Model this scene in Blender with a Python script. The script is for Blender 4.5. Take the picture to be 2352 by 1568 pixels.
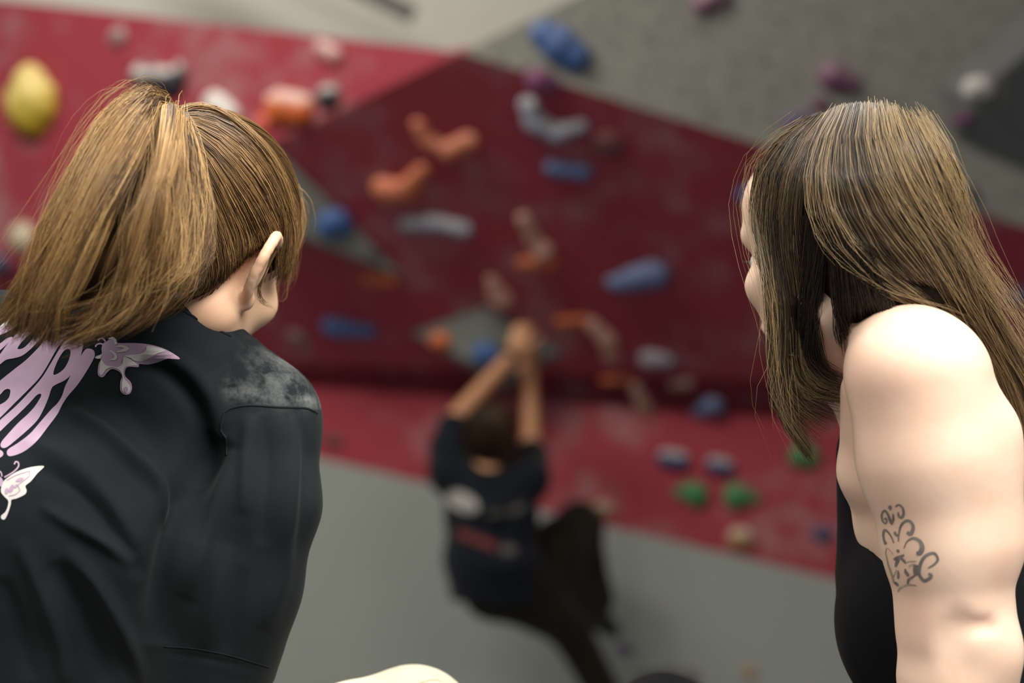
import bpy, bmesh, math, random
import numpy as np
from mathutils import Vector, Matrix
from mathutils.bvhtree import BVHTree
from mathutils.geometry import tessellate_polygon

for _o in list(bpy.data.objects):
    bpy.data.objects.remove(_o, do_unlink=True)
random.seed(7)
RNG = np.random.default_rng(11)
SC = bpy.context.scene
COL = SC.collection

# ------------------------------------------------------------------ camera, world, lights, exposure
CAMZ = 1.5                    # eye height above the crash mat
FPX = 3500.0                  # focal length in photo pixels (2352 wide)
cam_d = bpy.data.cameras.new('camera')
cam_d.sensor_width = 36.0
cam_d.lens = FPX * 36.0 / 2352.0
cam_d.clip_start = 0.05
cam_d.dof.use_dof = True
cam_d.dof.focus_distance = 1.38
cam_d.dof.aperture_fstop = 2.35
cam_d.dof.aperture_blades = 0
cam = bpy.data.objects.new('camera', cam_d)
COL.objects.link(cam)
cam.location = (0, 0, CAMZ)
cam.rotation_euler = (math.pi / 2, 0, 0)
SC.camera = cam

world = bpy.data.worlds.new('hall_ambient')
SC.world = world
world.use_nodes = True
_bg = world.node_tree.nodes['Background']
_bg.inputs[0].default_value = (1.0, 0.97, 0.92, 1)
_bg.inputs[1].default_value = 0.19

def area(name, loc, target, sx, sy, power, color, spread=180):
    d = bpy.data.lights.new(name, 'AREA')
    d.shape = 'RECTANGLE'
    d.spread = math.radians(spread)      # beam narrowed to keep the people's lamps off the wall
    d.size, d.size_y, d.energy, d.color = sx, sy, power, color
    o = bpy.data.objects.new(name, d)
    COL.objects.link(o)
    o.location = loc
    o.rotation_euler = (Vector(target) - Vector(loc)).to_track_quat('-Z', 'Y').to_euler()
    return o
area('hall_lamp_front', (-1.5, 3.1, 4.6), (-1.2, 3.6, 0.0), 1.6, 1.0, 90, (1.0, 0.93, 0.82))
area('hall_lamp_left', (-2.6, 3.6, 4.6), (-2.2, 4.6, 1.0), 1.4, 0.8, 74, (1.0, 0.94, 0.84))
area('hall_lamp_behind', (1.15, -0.1, 3.2), (-0.1, 1.38, 1.35), 2.2, 1.0, 27, (1.0, 0.96, 0.89), 75)
area('hall_lamp_over', (0.3, 1.5, 3.5), (0.0, 1.42, 1.4), 1.2, 0.8, 21, (1.0, 0.96, 0.89), 100)
area('added_lamp_behind_left', (-1.0, -0.1, 3.2), (0.35, 1.35, 1.3), 1.2, 0.8, 6.5, (1.0, 0.96, 0.89), 70)  # added lamp, brightens the left edges of the long-haired woman
area('hall_lamp_far', (-2.2, 6.2, 5.6), (-1.0, 8.5, 3.0), 2.0, 0.8, 85, (1.0, 0.96, 0.9))

SC.view_settings.view_transform = 'Standard'
SC.view_settings.look = 'None'
SC.view_settings.exposure = 0.0
SC.view_settings.gamma = 1.0
SC.view_settings.use_curve_mapping = False

# ------------------------------------------------------------------ helpers
def P(px, py, Y):
    """the point at depth Y that the photo shows at pixel (px, py)"""
    return np.array([(px - 1176.0) / FPX * Y, Y, CAMZ - (py - 784.0) / FPX * Y])

def ray(px, py):
    v = Vector(((px - 1176.0) / FPX, 1.0, -(py - 784.0) / FPX))
    return v

def to_px(V):
    V = np.asarray(V)
    return np.stack([1176 + V[:, 0] / V[:, 1] * FPX, 784 - (V[:, 2] - CAMZ) / V[:, 1] * FPX], 1)

def nrm(v):
    v = np.asarray(v, float)
    return v / np.linalg.norm(v)

def tag(o, label=None, cat=None, group=None, kind=None):
    if label: o['label'] = label
    if cat: o['category'] = cat
    if group: o['group'] = group
    if kind: o['kind'] = kind
    return o

def mesh_obj(name, verts, faces, mat, parent=None, smooth=True, attrs=None):
    me = bpy.data.meshes.new(name)
    verts = np.asarray(verts, dtype=np.float32)
    if isinstance(faces, np.ndarray):
        n, k = faces.shape
        me.vertices.add(len(verts)); me.vertices.foreach_set('co', verts.ravel())
        me.loops.add(n * k); me.loops.foreach_set('vertex_index', faces.astype(np.int32).ravel())
        me.polygons.add(n); me.polygons.foreach_set('loop_start', np.arange(0, n * k, k, dtype=np.int32))
        me.update(calc_edges=True)
        me.validate()
    else:
        me.from_pydata([tuple(v) for v in verts.tolist()], [], faces)
        me.update()
    if smooth:
        me.polygons.foreach_set('use_smooth', np.ones(len(me.polygons), dtype=bool))
    if attrs:
        for an, av in attrs.items():
            a = me.attributes.new(an, 'FLOAT', 'POINT')
            a.data.foreach_set('value', np.asarray(av, dtype=np.float32))
    if mat: me.materials.append(mat)
    o = bpy.data.objects.new(name, me)
    COL.objects.link(o)
    if parent: o.parent = parent
    return o

def catmull(pts, n):
    """n points along a Catmull-Rom spline through pts (any dimension)"""
    p = np.asarray(pts, float)
    p = np.vstack([2 * p[0] - p[1], p, 2 * p[-1] - p[-2]])
    m = len(p) - 3
    t = np.linspace(0, m - 1e-6, n)
    i = t.astype(int); u = (t - i)[:, None]
    a, b, c, d = p[i], p[i + 1], p[i + 2], p[i + 3]
    return 0.5 * ((2 * b) + (-a + c) * u + (2 * a - 5 * b + 4 * c - d) * u ** 2 + (-a + 3 * b - 3 * c + d) * u ** 3)

# ---- materials
def new_mat(name):
    m = bpy.data.materials.new(name); m.use_nodes = True
    nt = m.node_tree
    return m, nt, nt.nodes['Principled BSDF']

def node(nt, t, **kw):
    n = nt.nodes.new(t)
    for k, v in kw.items():
        setattr(n, k, v)
    return n

def noise(nt, scale, detail=4, rough=0.55, coord='Object'):
    tc = node(nt, 'ShaderNodeTexCoord'); nz = node(nt, 'ShaderNodeTexNoise')
    nz.inputs['Scale'].default_value = scale; nz.inputs['Detail'].default_value = detail
    nz.inputs['Roughness'].default_value = rough
    nt.links.new(tc.outputs[coord], nz.inputs['Vector'])
    return nz

def ramp(nt, fac, stops):
    r = node(nt, 'ShaderNodeValToRGB')
    e = r.color_ramp.elements
    while len(e) < len(stops): e.new(0.5)
    for i, (p, c) in enumerate(stops):
        e[i].position = p; e[i].color = (*c, 1) if len(c) == 3 else c
    nt.links.new(fac, r.inputs[0])
    return r

def mixc(nt, fac, a, b):
    m = node(nt, 'ShaderNodeMix', data_type='RGBA')
    for s, v in ((0, fac), (6, a), (7, b)):
        if hasattr(v, 'links'): nt.links.new(v, m.inputs[s])
        elif isinstance(v, (int, float)): m.inputs[s].default_value = v
        else: m.inputs[s].default_value = (*v, 1)
    return m.outputs[2]

def bump(nt, bs, h, strength, dist=0.002):
    b = node(nt, 'ShaderNodeBump'); b.inputs['Strength'].default_value = strength
    b.inputs['Distance'].default_value = dist
    nt.links.new(h, b.inputs['Height']); nt.links.new(b.outputs[0], bs.inputs['Normal'])

def plain(name, col, rough=0.6, scale=40, var=0.12, bstr=0.1, spec=0.4, sheen=0.0):
    m, nt, bs = new_mat(name)
    nz = noise(nt, scale)
    lo = tuple(c * (1 - var) for c in col); hi = tuple(min(1, c * (1 + var)) for c in col)
    r = ramp(nt, nz.outputs[0], [(0.3, lo), (0.7, hi)])
    nt.links.new(r.outputs[0], bs.inputs['Base Color'])
    bs.inputs['Roughness'].default_value = rough
    bs.inputs['Specular IOR Level'].default_value = spec
    if sheen: bs.inputs['Sheen Weight'].default_value = sheen
    if bstr: bump(nt, bs, nz.outputs[0], bstr)
    return m

def wall_paint(name, col, chalk_col, chalk, scale=2.2, rough=0.75, speck=None):
    """painted climbing panel: gritty texture, smeared chalk"""
    m, nt, bs = new_mat(name)
    grit = noise(nt, 260, 3)
    n1 = noise(nt, scale, 5, 0.6)
    n2 = noise(nt, scale * 3.4, 4, 0.6)
    mm = node(nt, 'ShaderNodeMath', operation='MULTIPLY')
    nt.links.new(n1.outputs[0], mm.inputs[0]); nt.links.new(n2.outputs[0], mm.inputs[1])
    cr = ramp(nt, mm.outputs[0], [(0.24, (0, 0, 0)), (0.46, (chalk,) * 3)])
    g = ramp(nt, grit.outputs[0], [(0.3, tuple(c * 0.85 for c in col)), (0.7, tuple(c * 1.15 for c in col))])
    base = g.outputs[0]
    if speck:
        n3 = noise(nt, 34, 4, 0.7)
        sr = ramp(nt, n3.outputs[0], [(0.38, (1, 1, 1)), (0.52, (0, 0, 0))])
        base = mixc(nt, sr.outputs[0], base, speck)
    nt.links.new(mixc(nt, cr.outputs[0], base, chalk_col), bs.inputs['Base Color'])
    bs.inputs['Roughness'].default_value = rough
    bs.inputs['Specular IOR Level'].default_value = 0.25
    bump(nt, bs, grit.outputs[0], 0.25, 0.001)
    return m

def resin(name, col):
    """moulded hold: 'chalk' point attribute carries the rubbed-in chalk"""
    m, nt, bs = new_mat(name)
    at = node(nt, 'ShaderNodeAttribute', attribute_name='chalk')
    nz = noise(nt, 30, 4, 0.6)
    mm = node(nt, 'ShaderNodeMath', operation='MULTIPLY')
    r0 = ramp(nt, nz.outputs[0], [(0.25, (0.35,) * 3), (0.7, (1, 1, 1))])
    nt.links.new(at.outputs['Fac'], mm.inputs[0]); nt.links.new(r0.outputs[0], mm.inputs[1])
    nt.links.new(mixc(nt, mm.outputs[0], col, (0.66, 0.62, 0.58)), bs.inputs['Base Color'])
    bs.inputs['Roughness'].default_value = 0.62
    gr = noise(nt, 300, 2); bump(nt, bs, gr.outputs[0], 0.2, 0.001)
    return m

def skin_mat(name, col, blotch, sss=0.18):
    m, nt, bs = new_mat(name)
    n1 = noise(nt, 14, 3, 0.5); n2 = noise(nt, 380, 2)
    r = ramp(nt, n1.outputs[0], [(0.35, col), (0.75, blotch)])
    nt.links.new(r.outputs[0], bs.inputs['Base Color'])
    bs.inputs['Roughness'].default_value = 0.5
    bs.inputs['Specular IOR Level'].default_value = 0.35
    bs.inputs['Subsurface Weight'].default_value = sss
    bs.inputs['Subsurface Radius'].default_value = (1.0, 0.32, 0.16)
    bs.inputs['Subsurface Scale'].default_value = 0.012
    bump(nt, bs, n2.outputs[0], 0.08, 0.0008)
    return m

def hair_mat(name, dark, mid, light, rough=0.38, spec=0.5):
    m, nt, bs = new_mat(name)
    at = node(nt, 'ShaderNodeAttribute', attribute_name='tone')
    r = ramp(nt, at.outputs['Fac'], [(0.0, dark), (0.5, mid), (1.0, light)])
    nt.links.new(r.outputs[0], bs.inputs['Base Color'])
    bs.inputs['Roughness'].default_value = rough
    bs.inputs['Specular IOR Level'].default_value = spec
    return m

def cloth_mat(name, col, chalk=False, rough=0.85, sheen=0.25, weave=900):
    m, nt, bs = new_mat(name)
    n1 = noise(nt, 9, 4, 0.6); n2 = noise(nt, weave, 2)
    r = ramp(nt, n1.outputs[0], [(0.3, tuple(c * 0.85 for c in col)), (0.75, tuple(c * 1.2 for c in col))])
    out = r.outputs[0]
    if chalk:
        at = node(nt, 'ShaderNodeAttribute', attribute_name='chalk')
        n3 = noise(nt, 45, 5, 0.7)
        r3 = ramp(nt, n3.outputs[0], [(0.42, (0, 0, 0)), (0.68, (1, 1, 1))])
        mm = node(nt, 'ShaderNodeMath', operation='MULTIPLY')
        nt.links.new(at.outputs['Fac'], mm.inputs[0]); nt.links.new(r3.outputs[0], mm.inputs[1])
        out = mixc(nt, mm.outputs[0], out, (0.4, 0.42, 0.42))
    nt.links.new(out, bs.inputs['Base Color'])
    bs.inputs['Roughness'].default_value = rough
    bs.inputs['Specular IOR Level'].default_value = 0.04
    bs.inputs['Sheen Weight'].default_value = sheen
    bs.inputs['Sheen Roughness'].default_value = 0.5
    bump(nt, bs, n2.outputs[0], 0.15, 0.0006)
    return m

# ---- implicit surfaces: smooth unions of tapered limbs and ellipsoids, meshed with surface nets
class Field:
    def __init__(self, lo, hi, h):
        self.lo = np.asarray(lo, float); self.h = h
        self.n = np.ceil((np.asarray(hi, float) - self.lo) / h).astype(int) + 1
        self.f = np.full(self.n, 1.0, np.float32)
    def _box(self, lo, hi):
        a = np.clip(np.floor((lo - self.lo) / self.h).astype(int), 0, self.n - 1)
        b = np.clip(np.ceil((hi - self.lo) / self.h).astype(int) + 1, 1, self.n)
        b = np.maximum(b, a + 1)
        ax = [(self.lo[i] + np.arange(a[i], b[i]) * self.h).astype(np.float32) for i in range(3)]
        X, Y, Z = np.meshgrid(*ax, indexing='ij')
        return (slice(a[0], b[0]), slice(a[1], b[1]), slice(a[2], b[2])), np.stack([X, Y, Z], -1)
    def _mix(self, sl, d, k, sub):
        f = self.f[sl]
        if sub:
            f2, d2 = -f, d
        else:
            f2, d2 = f, d
        k = max(k, 1e-5)
        hh = np.maximum(k - np.abs(f2 - d2), 0) / k
        r = np.minimum(f2, d2) - hh * hh * k * 0.25
        self.f[sl] = -r if sub else r
    def cone(self, a, b, ra, rb, k=0.01, sub=False, flat=None):
        """tapered limb; flat=(axis, s): s times wider along axis"""
        a = np.asarray(a, float); b = np.asarray(b, float)
        R = max(ra, rb) * (max(flat[1], 1) if flat else 1) + k + 2 * self.h
        sl, p = self._box(np.minimum(a, b) - R, np.maximum(a, b) + R)
        ab = b - a
        t = np.clip(((p - a) @ ab) / max(ab @ ab, 1e-12), 0, 1)
        q = p - (a + t[..., None] * ab)
        if flat:
            ax = nrm(flat[0]); c = q @ ax
            q = q + ((1.0 / flat[1] - 1.0) * c)[..., None] * ax
        d = np.sqrt((q * q).sum(-1)) - (ra + t * (rb - ra))
        self._mix(sl, d.astype(np.float32), k, sub)
    def chain(self, pts, rad, k=0.01, flat=None):
        for i in range(len(pts) - 1):
            self.cone(pts[i], pts[i + 1], rad[i], rad[i + 1], k if i == 0 else max(0.6 * k, 0.004), flat=flat)
    def ell(self, c, r, A=None, k=0.01, sub=False):
        c = np.asarray(c, float); r = np.asarray(r, float)
        A = np.eye(3) if A is None else np.asarray(A, float)      # rows are the axes
        R = r.max() + k + 2 * self.h
        sl, p = self._box(c - R, c + R)
        q = (p - c) @ A.T
        k0 = np.sqrt(((q / r) ** 2).sum(-1)); k1 = np.sqrt(((q / (r * r)) ** 2).sum(-1))
        d = k0 * (k0 - 1.0) / np.maximum(k1, 1e-6)
        self._mix(sl, d.astype(np.float32), k, sub)
    def cut(self, p0, n, k=0.004, lo=None, hi=None):
        """keep only the side behind the plane, inside the box"""
        lo = self.lo if lo is None else np.asarray(lo); hi = self.lo + self.n * self.h if hi is None else np.asarray(hi)
        sl, p = self._box(lo, hi)
        d = ((p - np.asarray(p0)) @ nrm(n))
        self._mix(sl, (-d).astype(np.float32), k, True)
    def mesh(self):
        f = self.f
        ins = f < 0
        c = [ins[i:i + f.shape[0] - 1, j:j + f.shape[1] - 1, k:k + f.shape[2] - 1] for i in (0, 1) for j in (0, 1) for k in (0, 1)]
        s = np.zeros(c[0].shape, np.uint8)
        for x in c: s += x
        act = (s > 0) & (s < 8)
        I, J, K = np.nonzero(act)
        idx = np.full(act.shape, -1, np.int32); idx[I, J, K] = np.arange(len(I))
        corner = [(i, j, k) for i in (0, 1) for j in (0, 1) for k in (0, 1)]
        val = [f[I + o[0], J + o[1], K + o[2]] for o in corner]
        acc = np.zeros((len(I), 3)); cnt = np.zeros(len(I))
        for a in range(8):
            for b in range(a + 1, 8):
                oa, ob = np.array(corner[a]), np.array(corner[b])
                if abs(oa - ob).sum() != 1: continue
                m = (val[a] < 0) != (val[b] < 0)
                t = np.where(m, val[a] / np.where(m, val[a] - val[b], 1), 0)
                acc += np.where(m[:, None], oa + t[:, None] * (ob - oa), 0); cnt += m
        V = self.lo + (np.stack([I, J, K], 1) + acc / cnt[:, None]) * self.h
        F = []
        for ax in range(3):
            o1 = [0, 0, 0]; o1[ax] = 1
            A_ = ins[:-1 if ax == 0 else None, :-1 if ax == 1 else None, :-1 if ax == 2 else None]
            B_ = ins[1 if ax == 0 else 0:, 1 if ax == 1 else 0:, 1 if ax == 2 else 0:]
            e = np.argwhere(A_ != B_)
            u, w = (ax + 1) % 3, (ax + 2) % 3
            lim = np.array(act.shape)
            e = e[(e[:, u] > 0) & (e[:, w] > 0) & (e[:, u] < lim[u]) & (e[:, w] < lim[w]) & (e[:, ax] < lim[ax])]
            def cell(du, dw):
                q = e.copy(); q[:, u] -= du; q[:, w] -= dw
                return idx[q[:, 0], q[:, 1], q[:, 2]]
            q = np.stack([cell(1, 1), cell(0, 1), cell(0, 0), cell(1, 0)], 1)
            flip = ~ins[e[:, 0], e[:, 1], e[:, 2]]
            q[flip] = q[flip][:, ::-1]
            F.append(q)
        F = np.vstack(F)
        F = F[(F >= 0).all(1)]
        return V, F

def vnormals(V, F):
    n = np.cross(V[F[:, 2]] - V[F[:, 0]], V[F[:, 3]] - V[F[:, 1]])
    N = np.zeros_like(V)
    for i in range(4):
        np.add.at(N, F[:, i], n)
    return N / np.maximum(np.linalg.norm(N, axis=1), 1e-9)[:, None]

def relax(V, F, it=2, lam=0.5):
    E = np.vstack([F[:, [0, 1]], F[:, [1, 2]], F[:, [2, 3]], F[:, [3, 0]]])
    for _ in range(it):
        S = np.zeros_like(V); c = np.zeros(len(V))
        np.add.at(S, E[:, 0], V[E[:, 1]]); np.add.at(c, E[:, 0], 1)
        np.add.at(S, E[:, 1], V[E[:, 0]]); np.add.at(c, E[:, 1], 1)
        V = V + lam * (S / np.maximum(c, 1)[:, None] - V)
    return V

def bvh_of(V, F):
    return BVHTree.FromPolygons(V.tolist(), F.tolist())

CAM = Vector((0, 0, CAMZ))
def hit(bvh, px, py):
    r = bvh.ray_cast(CAM, ray(px, py).normalized(), 20.0)
    return r[0], r[1]

# ---- flat print lying on a surface: outline -> dense triangles -> laid on the cloth or skin
def smooth_poly(pts, n=None):
    p = np.asarray(pts, float)
    m = len(p); per = 4 if n is None else n
    out = []
    for i in range(m):
        a, b, c, d = p[i - 1], p[i], p[(i + 1) % m], p[(i + 2) % m]
        for t in np.arange(per) / per:
            out.append(0.5 * (2 * b + (c - a) * t + (2 * a - 5 * b + 4 * c - d) * t * t + (3 * b - a - 3 * c + d) * t ** 3))
    return np.array(out)

def decal(name, polys, bvh, mat, parent, off=0.0006, maxlen=9.0, smooth=True):
    """polys: list of (outer, [holes]) in photo pixels; one mesh lying on the surface"""
    bm = bmesh.new()
    for outer, holes in polys:
        loops = [smooth_poly(l) if smooth else np.asarray(l, float) for l in [outer] + holes]
        pts = np.vstack(loops)
        tris = tessellate_polygon([[Vector((x, y, 0)) for x, y in l] for l in loops])
        vs = [bm.verts.new((x, y, 0)) for x, y in pts]
        for t in tris:
            try: bm.faces.new([vs[i] for i in t])
            except ValueError: pass
    for _ in range(5):
        es = [e for e in bm.edges if (e.verts[0].co - e.verts[1].co).length > maxlen]
        if not es: break
        bmesh.ops.subdivide_edges(bm, edges=es, cuts=1)
        bmesh.ops.triangulate(bm, faces=bm.faces[:])
    bad = []
    for v in bm.verts:
        h, n = hit(bvh, v.co.x, v.co.y)
        if h is None: bad.append(v); continue
        if n.dot(h - CAM) > 0: n = -n
        v.co = h + n * off
    bmesh.ops.delete(bm, geom=bad, context='VERTS')
    bmesh.ops.remove_doubles(bm, verts=bm.verts[:], dist=1e-6)
    for f in bm.faces:
        if f.normal.dot(f.calc_center_median() - CAM) > 0: f.normal_flip()
        f.smooth = True
    me = bpy.data.meshes.new(name); bm.to_mesh(me); bm.free()
    me.materials.append(mat)
    o = bpy.data.objects.new(name, me); COL.objects.link(o); o.parent = parent
    return o

def stroke(pts, w, n=None):
    """outline polygon of a brush stroke along pts (photo pixels); w a number or one per point"""
    p = np.asarray(pts, float)
    w = np.full(len(p), float(w)) if np.isscalar(w) else np.asarray(w, float)
    q = catmull(np.column_stack([p, w]), n or 6 * len(p))
    t = np.gradient(q[:, :2], axis=0); t /= np.maximum(np.linalg.norm(t, axis=1), 1e-9)[:, None]
    nn = np.column_stack([-t[:, 1], t[:, 0]]) * q[:, 2:3] / 2
    return np.vstack([q[:, :2] + nn, (q[:, :2] - nn)[::-1]])

def oval(cx, cy, rx, ry, ang=0, n=18):
    t = np.linspace(0, 2 * math.pi, n, endpoint=False)
    c, s = math.cos(math.radians(ang)), math.sin(math.radians(ang))
    x, y = rx * np.cos(t), ry * np.sin(t)
    return np.column_stack([cx + c * x - s * y, cy + s * x + c * y])

def tube_mesh(paths, radii, sides=6):
    """paths (N,K,3), radii (N,K): closed-less tubes, vectorised"""
    N, K, _ = paths.shape
    T = np.gradient(paths, axis=1)
    T /= np.maximum(np.linalg.norm(T, axis=2, keepdims=True), 1e-9)
    ref = np.where(np.abs(T[..., 1:2]) < 0.9, np.array([0., 1., 0.]), np.array([1., 0., 0.]))
    U = np.cross(T, ref); U /= np.maximum(np.linalg.norm(U, axis=2, keepdims=True), 1e-9)
    W = np.cross(T, U)
    rings = []
    for s in range(sides):
        a = 2 * math.pi * s / sides
        rings.append(paths + (math.cos(a) * U + math.sin(a) * W) * radii[..., None])
    V = np.stack(rings, 2).reshape(-1, 3)                       # index ((n*K)+k)*sides+s
    base = (np.arange(N)[:, None] * K + np.arange(K - 1)[None, :]) * sides
    F = []
    for s in range(sides):
        s2 = (s + 1) % sides
        F.append(np.stack([base + s, base + s2, base + sides + s2, base + sides + s], -1).reshape(-1, 4))
    return V, np.vstack(F)

def surf_tube(name, pts, bvh, r, mat, parent, n=40, off=0.0):
    q = catmull(pts, n)
    out = []
    for x, y in q:
        h, nn = hit(bvh, x, y)
        if h is None: continue
        if nn.dot(h - CAM) > 0: nn = -nn
        out.append(np.array(h + nn * off))
    out = np.array(out)
    V, F = tube_mesh(out[None], np.full((1, len(out)), r), 6)
    return mesh_obj(name, V, F, mat, parent)
# ------------------------------------------------------------------ the climbing wall
class Plane:
    def __init__(self, a, b, c):
        self.p = np.asarray(a, float)
        n = nrm(np.cross(np.asarray(b) - self.p, np.asarray(c) - self.p))
        if n @ (self.p - np.array([0, 0, CAMZ])) > 0: n = -n
        self.n = n                                            # towards the viewer
        u = np.cross(np.array([0, 0, 1.0]), n) * 1.0
        self.u = nrm(u)
        if self.u[0] < 0: self.u = -self.u
        self.v = np.cross(self.n, self.u)
        if self.v[2] < 0: self.v = -self.v
    def at(self, px, py):
        d = np.array(ray(px, py)); o = np.array([0, 0, CAMZ])
        t = ((self.p - o) @ self.n) / (d @ self.n)
        return o + t * d

def slab(name, pts, n, thick, mat, parent=None):
    pts = [np.asarray(p) for p in pts]
    k = len(pts)
    back = [p - np.asarray(n) * thick for p in pts]
    faces = [list(range(k)), list(range(2 * k - 1, k - 1, -1))]
    for i in range(k):
        j = (i + 1) % k
        faces.append([j, i, k + i, k + j])
    o = mesh_obj(name, np.array(pts + back), faces, mat, parent, smooth=False)
    bm = bmesh.new(); bm.from_mesh(o.data)
    bmesh.ops.recalc_face_normals(bm, faces=bm.faces[:]); bm.to_mesh(o.data); bm.free()
    return o

RED = (0.34, 0.044, 0.062)
M_red = wall_paint('red_wall_paint', RED, (0.40, 0.26, 0.26), 0.75)
M_grey = wall_paint('grey_wall_paint', (0.32, 0.32, 0.275), (0.42, 0.41, 0.37), 0.35, speck=(0.20, 0.20, 0.175))
M_slab = wall_paint('grey_slab_paint', (0.305, 0.328, 0.30), (0.36, 0.35, 0.32), 0.3, scale=1.2)
M_vol = wall_paint('grey_volume_paint', (0.19, 0.20, 0.175), (0.28, 0.28, 0.26), 0.3, scale=5)
M_voldark = wall_paint('shaded_volume_paint', (0.15, 0.155, 0.155), (0.3, 0.3, 0.28), 0.25, scale=5)  # volume paint darkened to stand for shade on the downward face
M_white = wall_paint('white_hall_paint', (0.68, 0.67, 0.59), (0.6, 0.58, 0.52), 0.5, scale=1.5)
M_steel = plain('dark_steel', (0.13, 0.13, 0.11), 0.5)
M_mat = plain('blue_grey_mat_vinyl', (0.16, 0.18, 0.2), 0.55, 8, 0.1, 0.05)
M_pad = plain('black_bench_vinyl', (0.03, 0.03, 0.033), 0.5, 30, 0.1, 0.05)
M_ply = plain('plywood_panel_edge', (0.45, 0.32, 0.18), 0.7, 12)

kL, kR = P(730, 890, 6.45), P(1930, 968, 5.85)                # fold under the overhang
kdir = nrm(kR - kL)
PD = Plane(kL, kR, kL + np.array([0.0, -0.06, -1.0]))          # kick panel, a little slabby
PB = Plane(kL, kR, P(1500, 250, 5.08))                         # overhang
a0, a1 = PB.at(1060, 120), PB.at(0, 626)
PA = Plane(a0, a1, a1 + np.array([0.0, -0.02, 1.0]))           # upright panel on the left
c0, c1 = PB.at(1060, 120), PB.at(2352, 520)
PC = Plane(c0, c1, (c0 + c1) / 2 + np.array([0, -0.22, 1.0]))  # grey headwall
gL, gR = PD.at(730, 1050), PD.at(1930, 1332)
PG = Plane(gL, gR, (gL + gR) / 2 + np.array([0.0, -0.13, -1.0]))

def ext(p, d, s): return p + nrm(d) * s
foldA_far = ext(a1, a1 - a0, 3.0)
kLL, kRR = ext(kL, -kdir, 4.2), ext(kR, kdir, 2.8)
cRR = ext(c1, c1 - c0, 2.0)
a_top0, a_top1 = PA.at(1060, 120), PA.at(-1500, -170)
pb_left = foldA_far
w = slab('wall_left', [a_top0, a_top1, PA.at(-1500, 1340), foldA_far], PA.n, 0.04, M_red)
tag(w, 'chalky crimson upright climbing panel at upper left', None, None, 'structure')
w = slab('wall_overhang', [a0, foldA_far, kLL, kRR, cRR], PB.n, 0.04, M_red)
tag(w, 'dark crimson overhanging climbing panel in the middle', None, None, 'structure')
w = slab('wall_upper', [c0, cRR, cRR + np.array([0, -0.40, 1.8]), PC.at(1880, -270), PC.at(1310, 0)], PC.n, 0.04, M_grey)
tag(w, 'speckled grey climbing headwall above the crimson overhang', None, None, 'structure')
gLL, gRR = ext(gL, gL - gR, 4.2), ext(gR, gR - gL, 2.8)
w = slab('wall_lower', [kLL, gLL, gRR, kRR], PD.n, 0.04, M_red)
tag(w, 'crimson kick panel band below the overhang', None, None, 'structure')
def down(p):
    t = (p[2] - 0.0)
    d = np.array([0, 0, -1.0]); d = d - (d @ PG.n) * PG.n
    return p + d * (p[2] / -d[2])
w = slab('wall_base', [gLL, down(gLL), down(gRR), gRR], PG.n, 0.04, M_slab)
tag(w, 'smooth grey slab panel at the foot of the wall', None, None, 'structure')
w = slab('wall_back', [(-7, 9.2, 0), (5, 9.2, 0), (5, 9.2, 6), (-7, 9.2, 6)], (0, -1, 0), 0.1, M_white)
tag(w, 'pale cream back wall of the hall', None, None, 'structure')
w = slab('floor', [(-5, -2.5, 0), (5, -2.5, 0), (5, 9.2, 0), (-5, 9.2, 0)], (0, 0, 1), 0.2, M_mat)
tag(w, 'grey crash mat flooring', None, None, 'structure')
# steel beam crossing the back wall
b0, b1 = P(770, -55, 8.4), P(945, 32, 8.4)
bd = nrm(b1 - b0); bn = np.array([0, -1.0, 0]); bs_ = nrm(np.cross(bd, bn))
w = slab('beam_ceiling', [b0 - bd * 1.2 + bs_ * 0.06, b1 + bs_ * 0.03, b1 - bs_ * 0.05, b0 - bd * 1.2 - bs_ * 0.06], bn, 0.12, M_steel)
tag(w, 'dark sloping steel beam before the cream wall', None, None, 'structure')

# grey angular volumes bolted on the overhang and headwall
def volume(corners_px, plane, apex_px, height, label, mat=M_vol, ridge=None):
    base = [plane.at(*c) + plane.n * 0.004 for c in corners_px]
    k = len(base)
    aps = [plane.at(*a) + plane.n * height for a in ([apex_px] if ridge is None else [apex_px, ridge])]
    V = base + aps
    F = []
    if ridge is None:
        for i in range(k): F.append([i, (i + 1) % k, k])
    else:
        near = [0 if np.linalg.norm(b - aps[0]) < np.linalg.norm(b - aps[1]) else 1 for b in base]
        for i in range(k):
            j = (i + 1) % k
            F.append([i, j, k + near[i]] if near[i] == near[j] else [i, j, k + near[j], k + near[i]])
    F.append(list(range(k))[::-1])
    o = mesh_obj('climbing_volume', np.array(V), F, mat, None, smooth=False)
    bm = bmesh.new(); bm.from_mesh(o.data)
    bmesh.ops.recalc_face_normals(bm, faces=bm.faces[:])
    bmesh.ops.bevel(bm, geom=bm.edges[:], offset=0.006, segments=2, affect='EDGES')
    bm.to_mesh(o.data); bm.free()
    return tag(o, label, 'climbing volume', 'grey climbing volumes')
VOL1 = volume([(940, 762), (1115, 698), (1295, 806), (1165, 895)], PB, (1150, 800), 0.14, 'grey pyramid volume the climber is gripping')
VOL2 = volume([(628, 330), (940, 640), (560, 500)], PB, (700, 490), 0.12, 'long grey wedge volume behind the ponytailed woman')
VOL3 = volume([(2365, 5), (2155, 205), (2190, 320), (2420, 420), (2640, 360), (2560, 40)], PC, (2230, 205), 0.16,
       'grey wedge volume, darkened for shade, on the headwall at upper right', M_voldark, ridge=(2400, 60))

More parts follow.
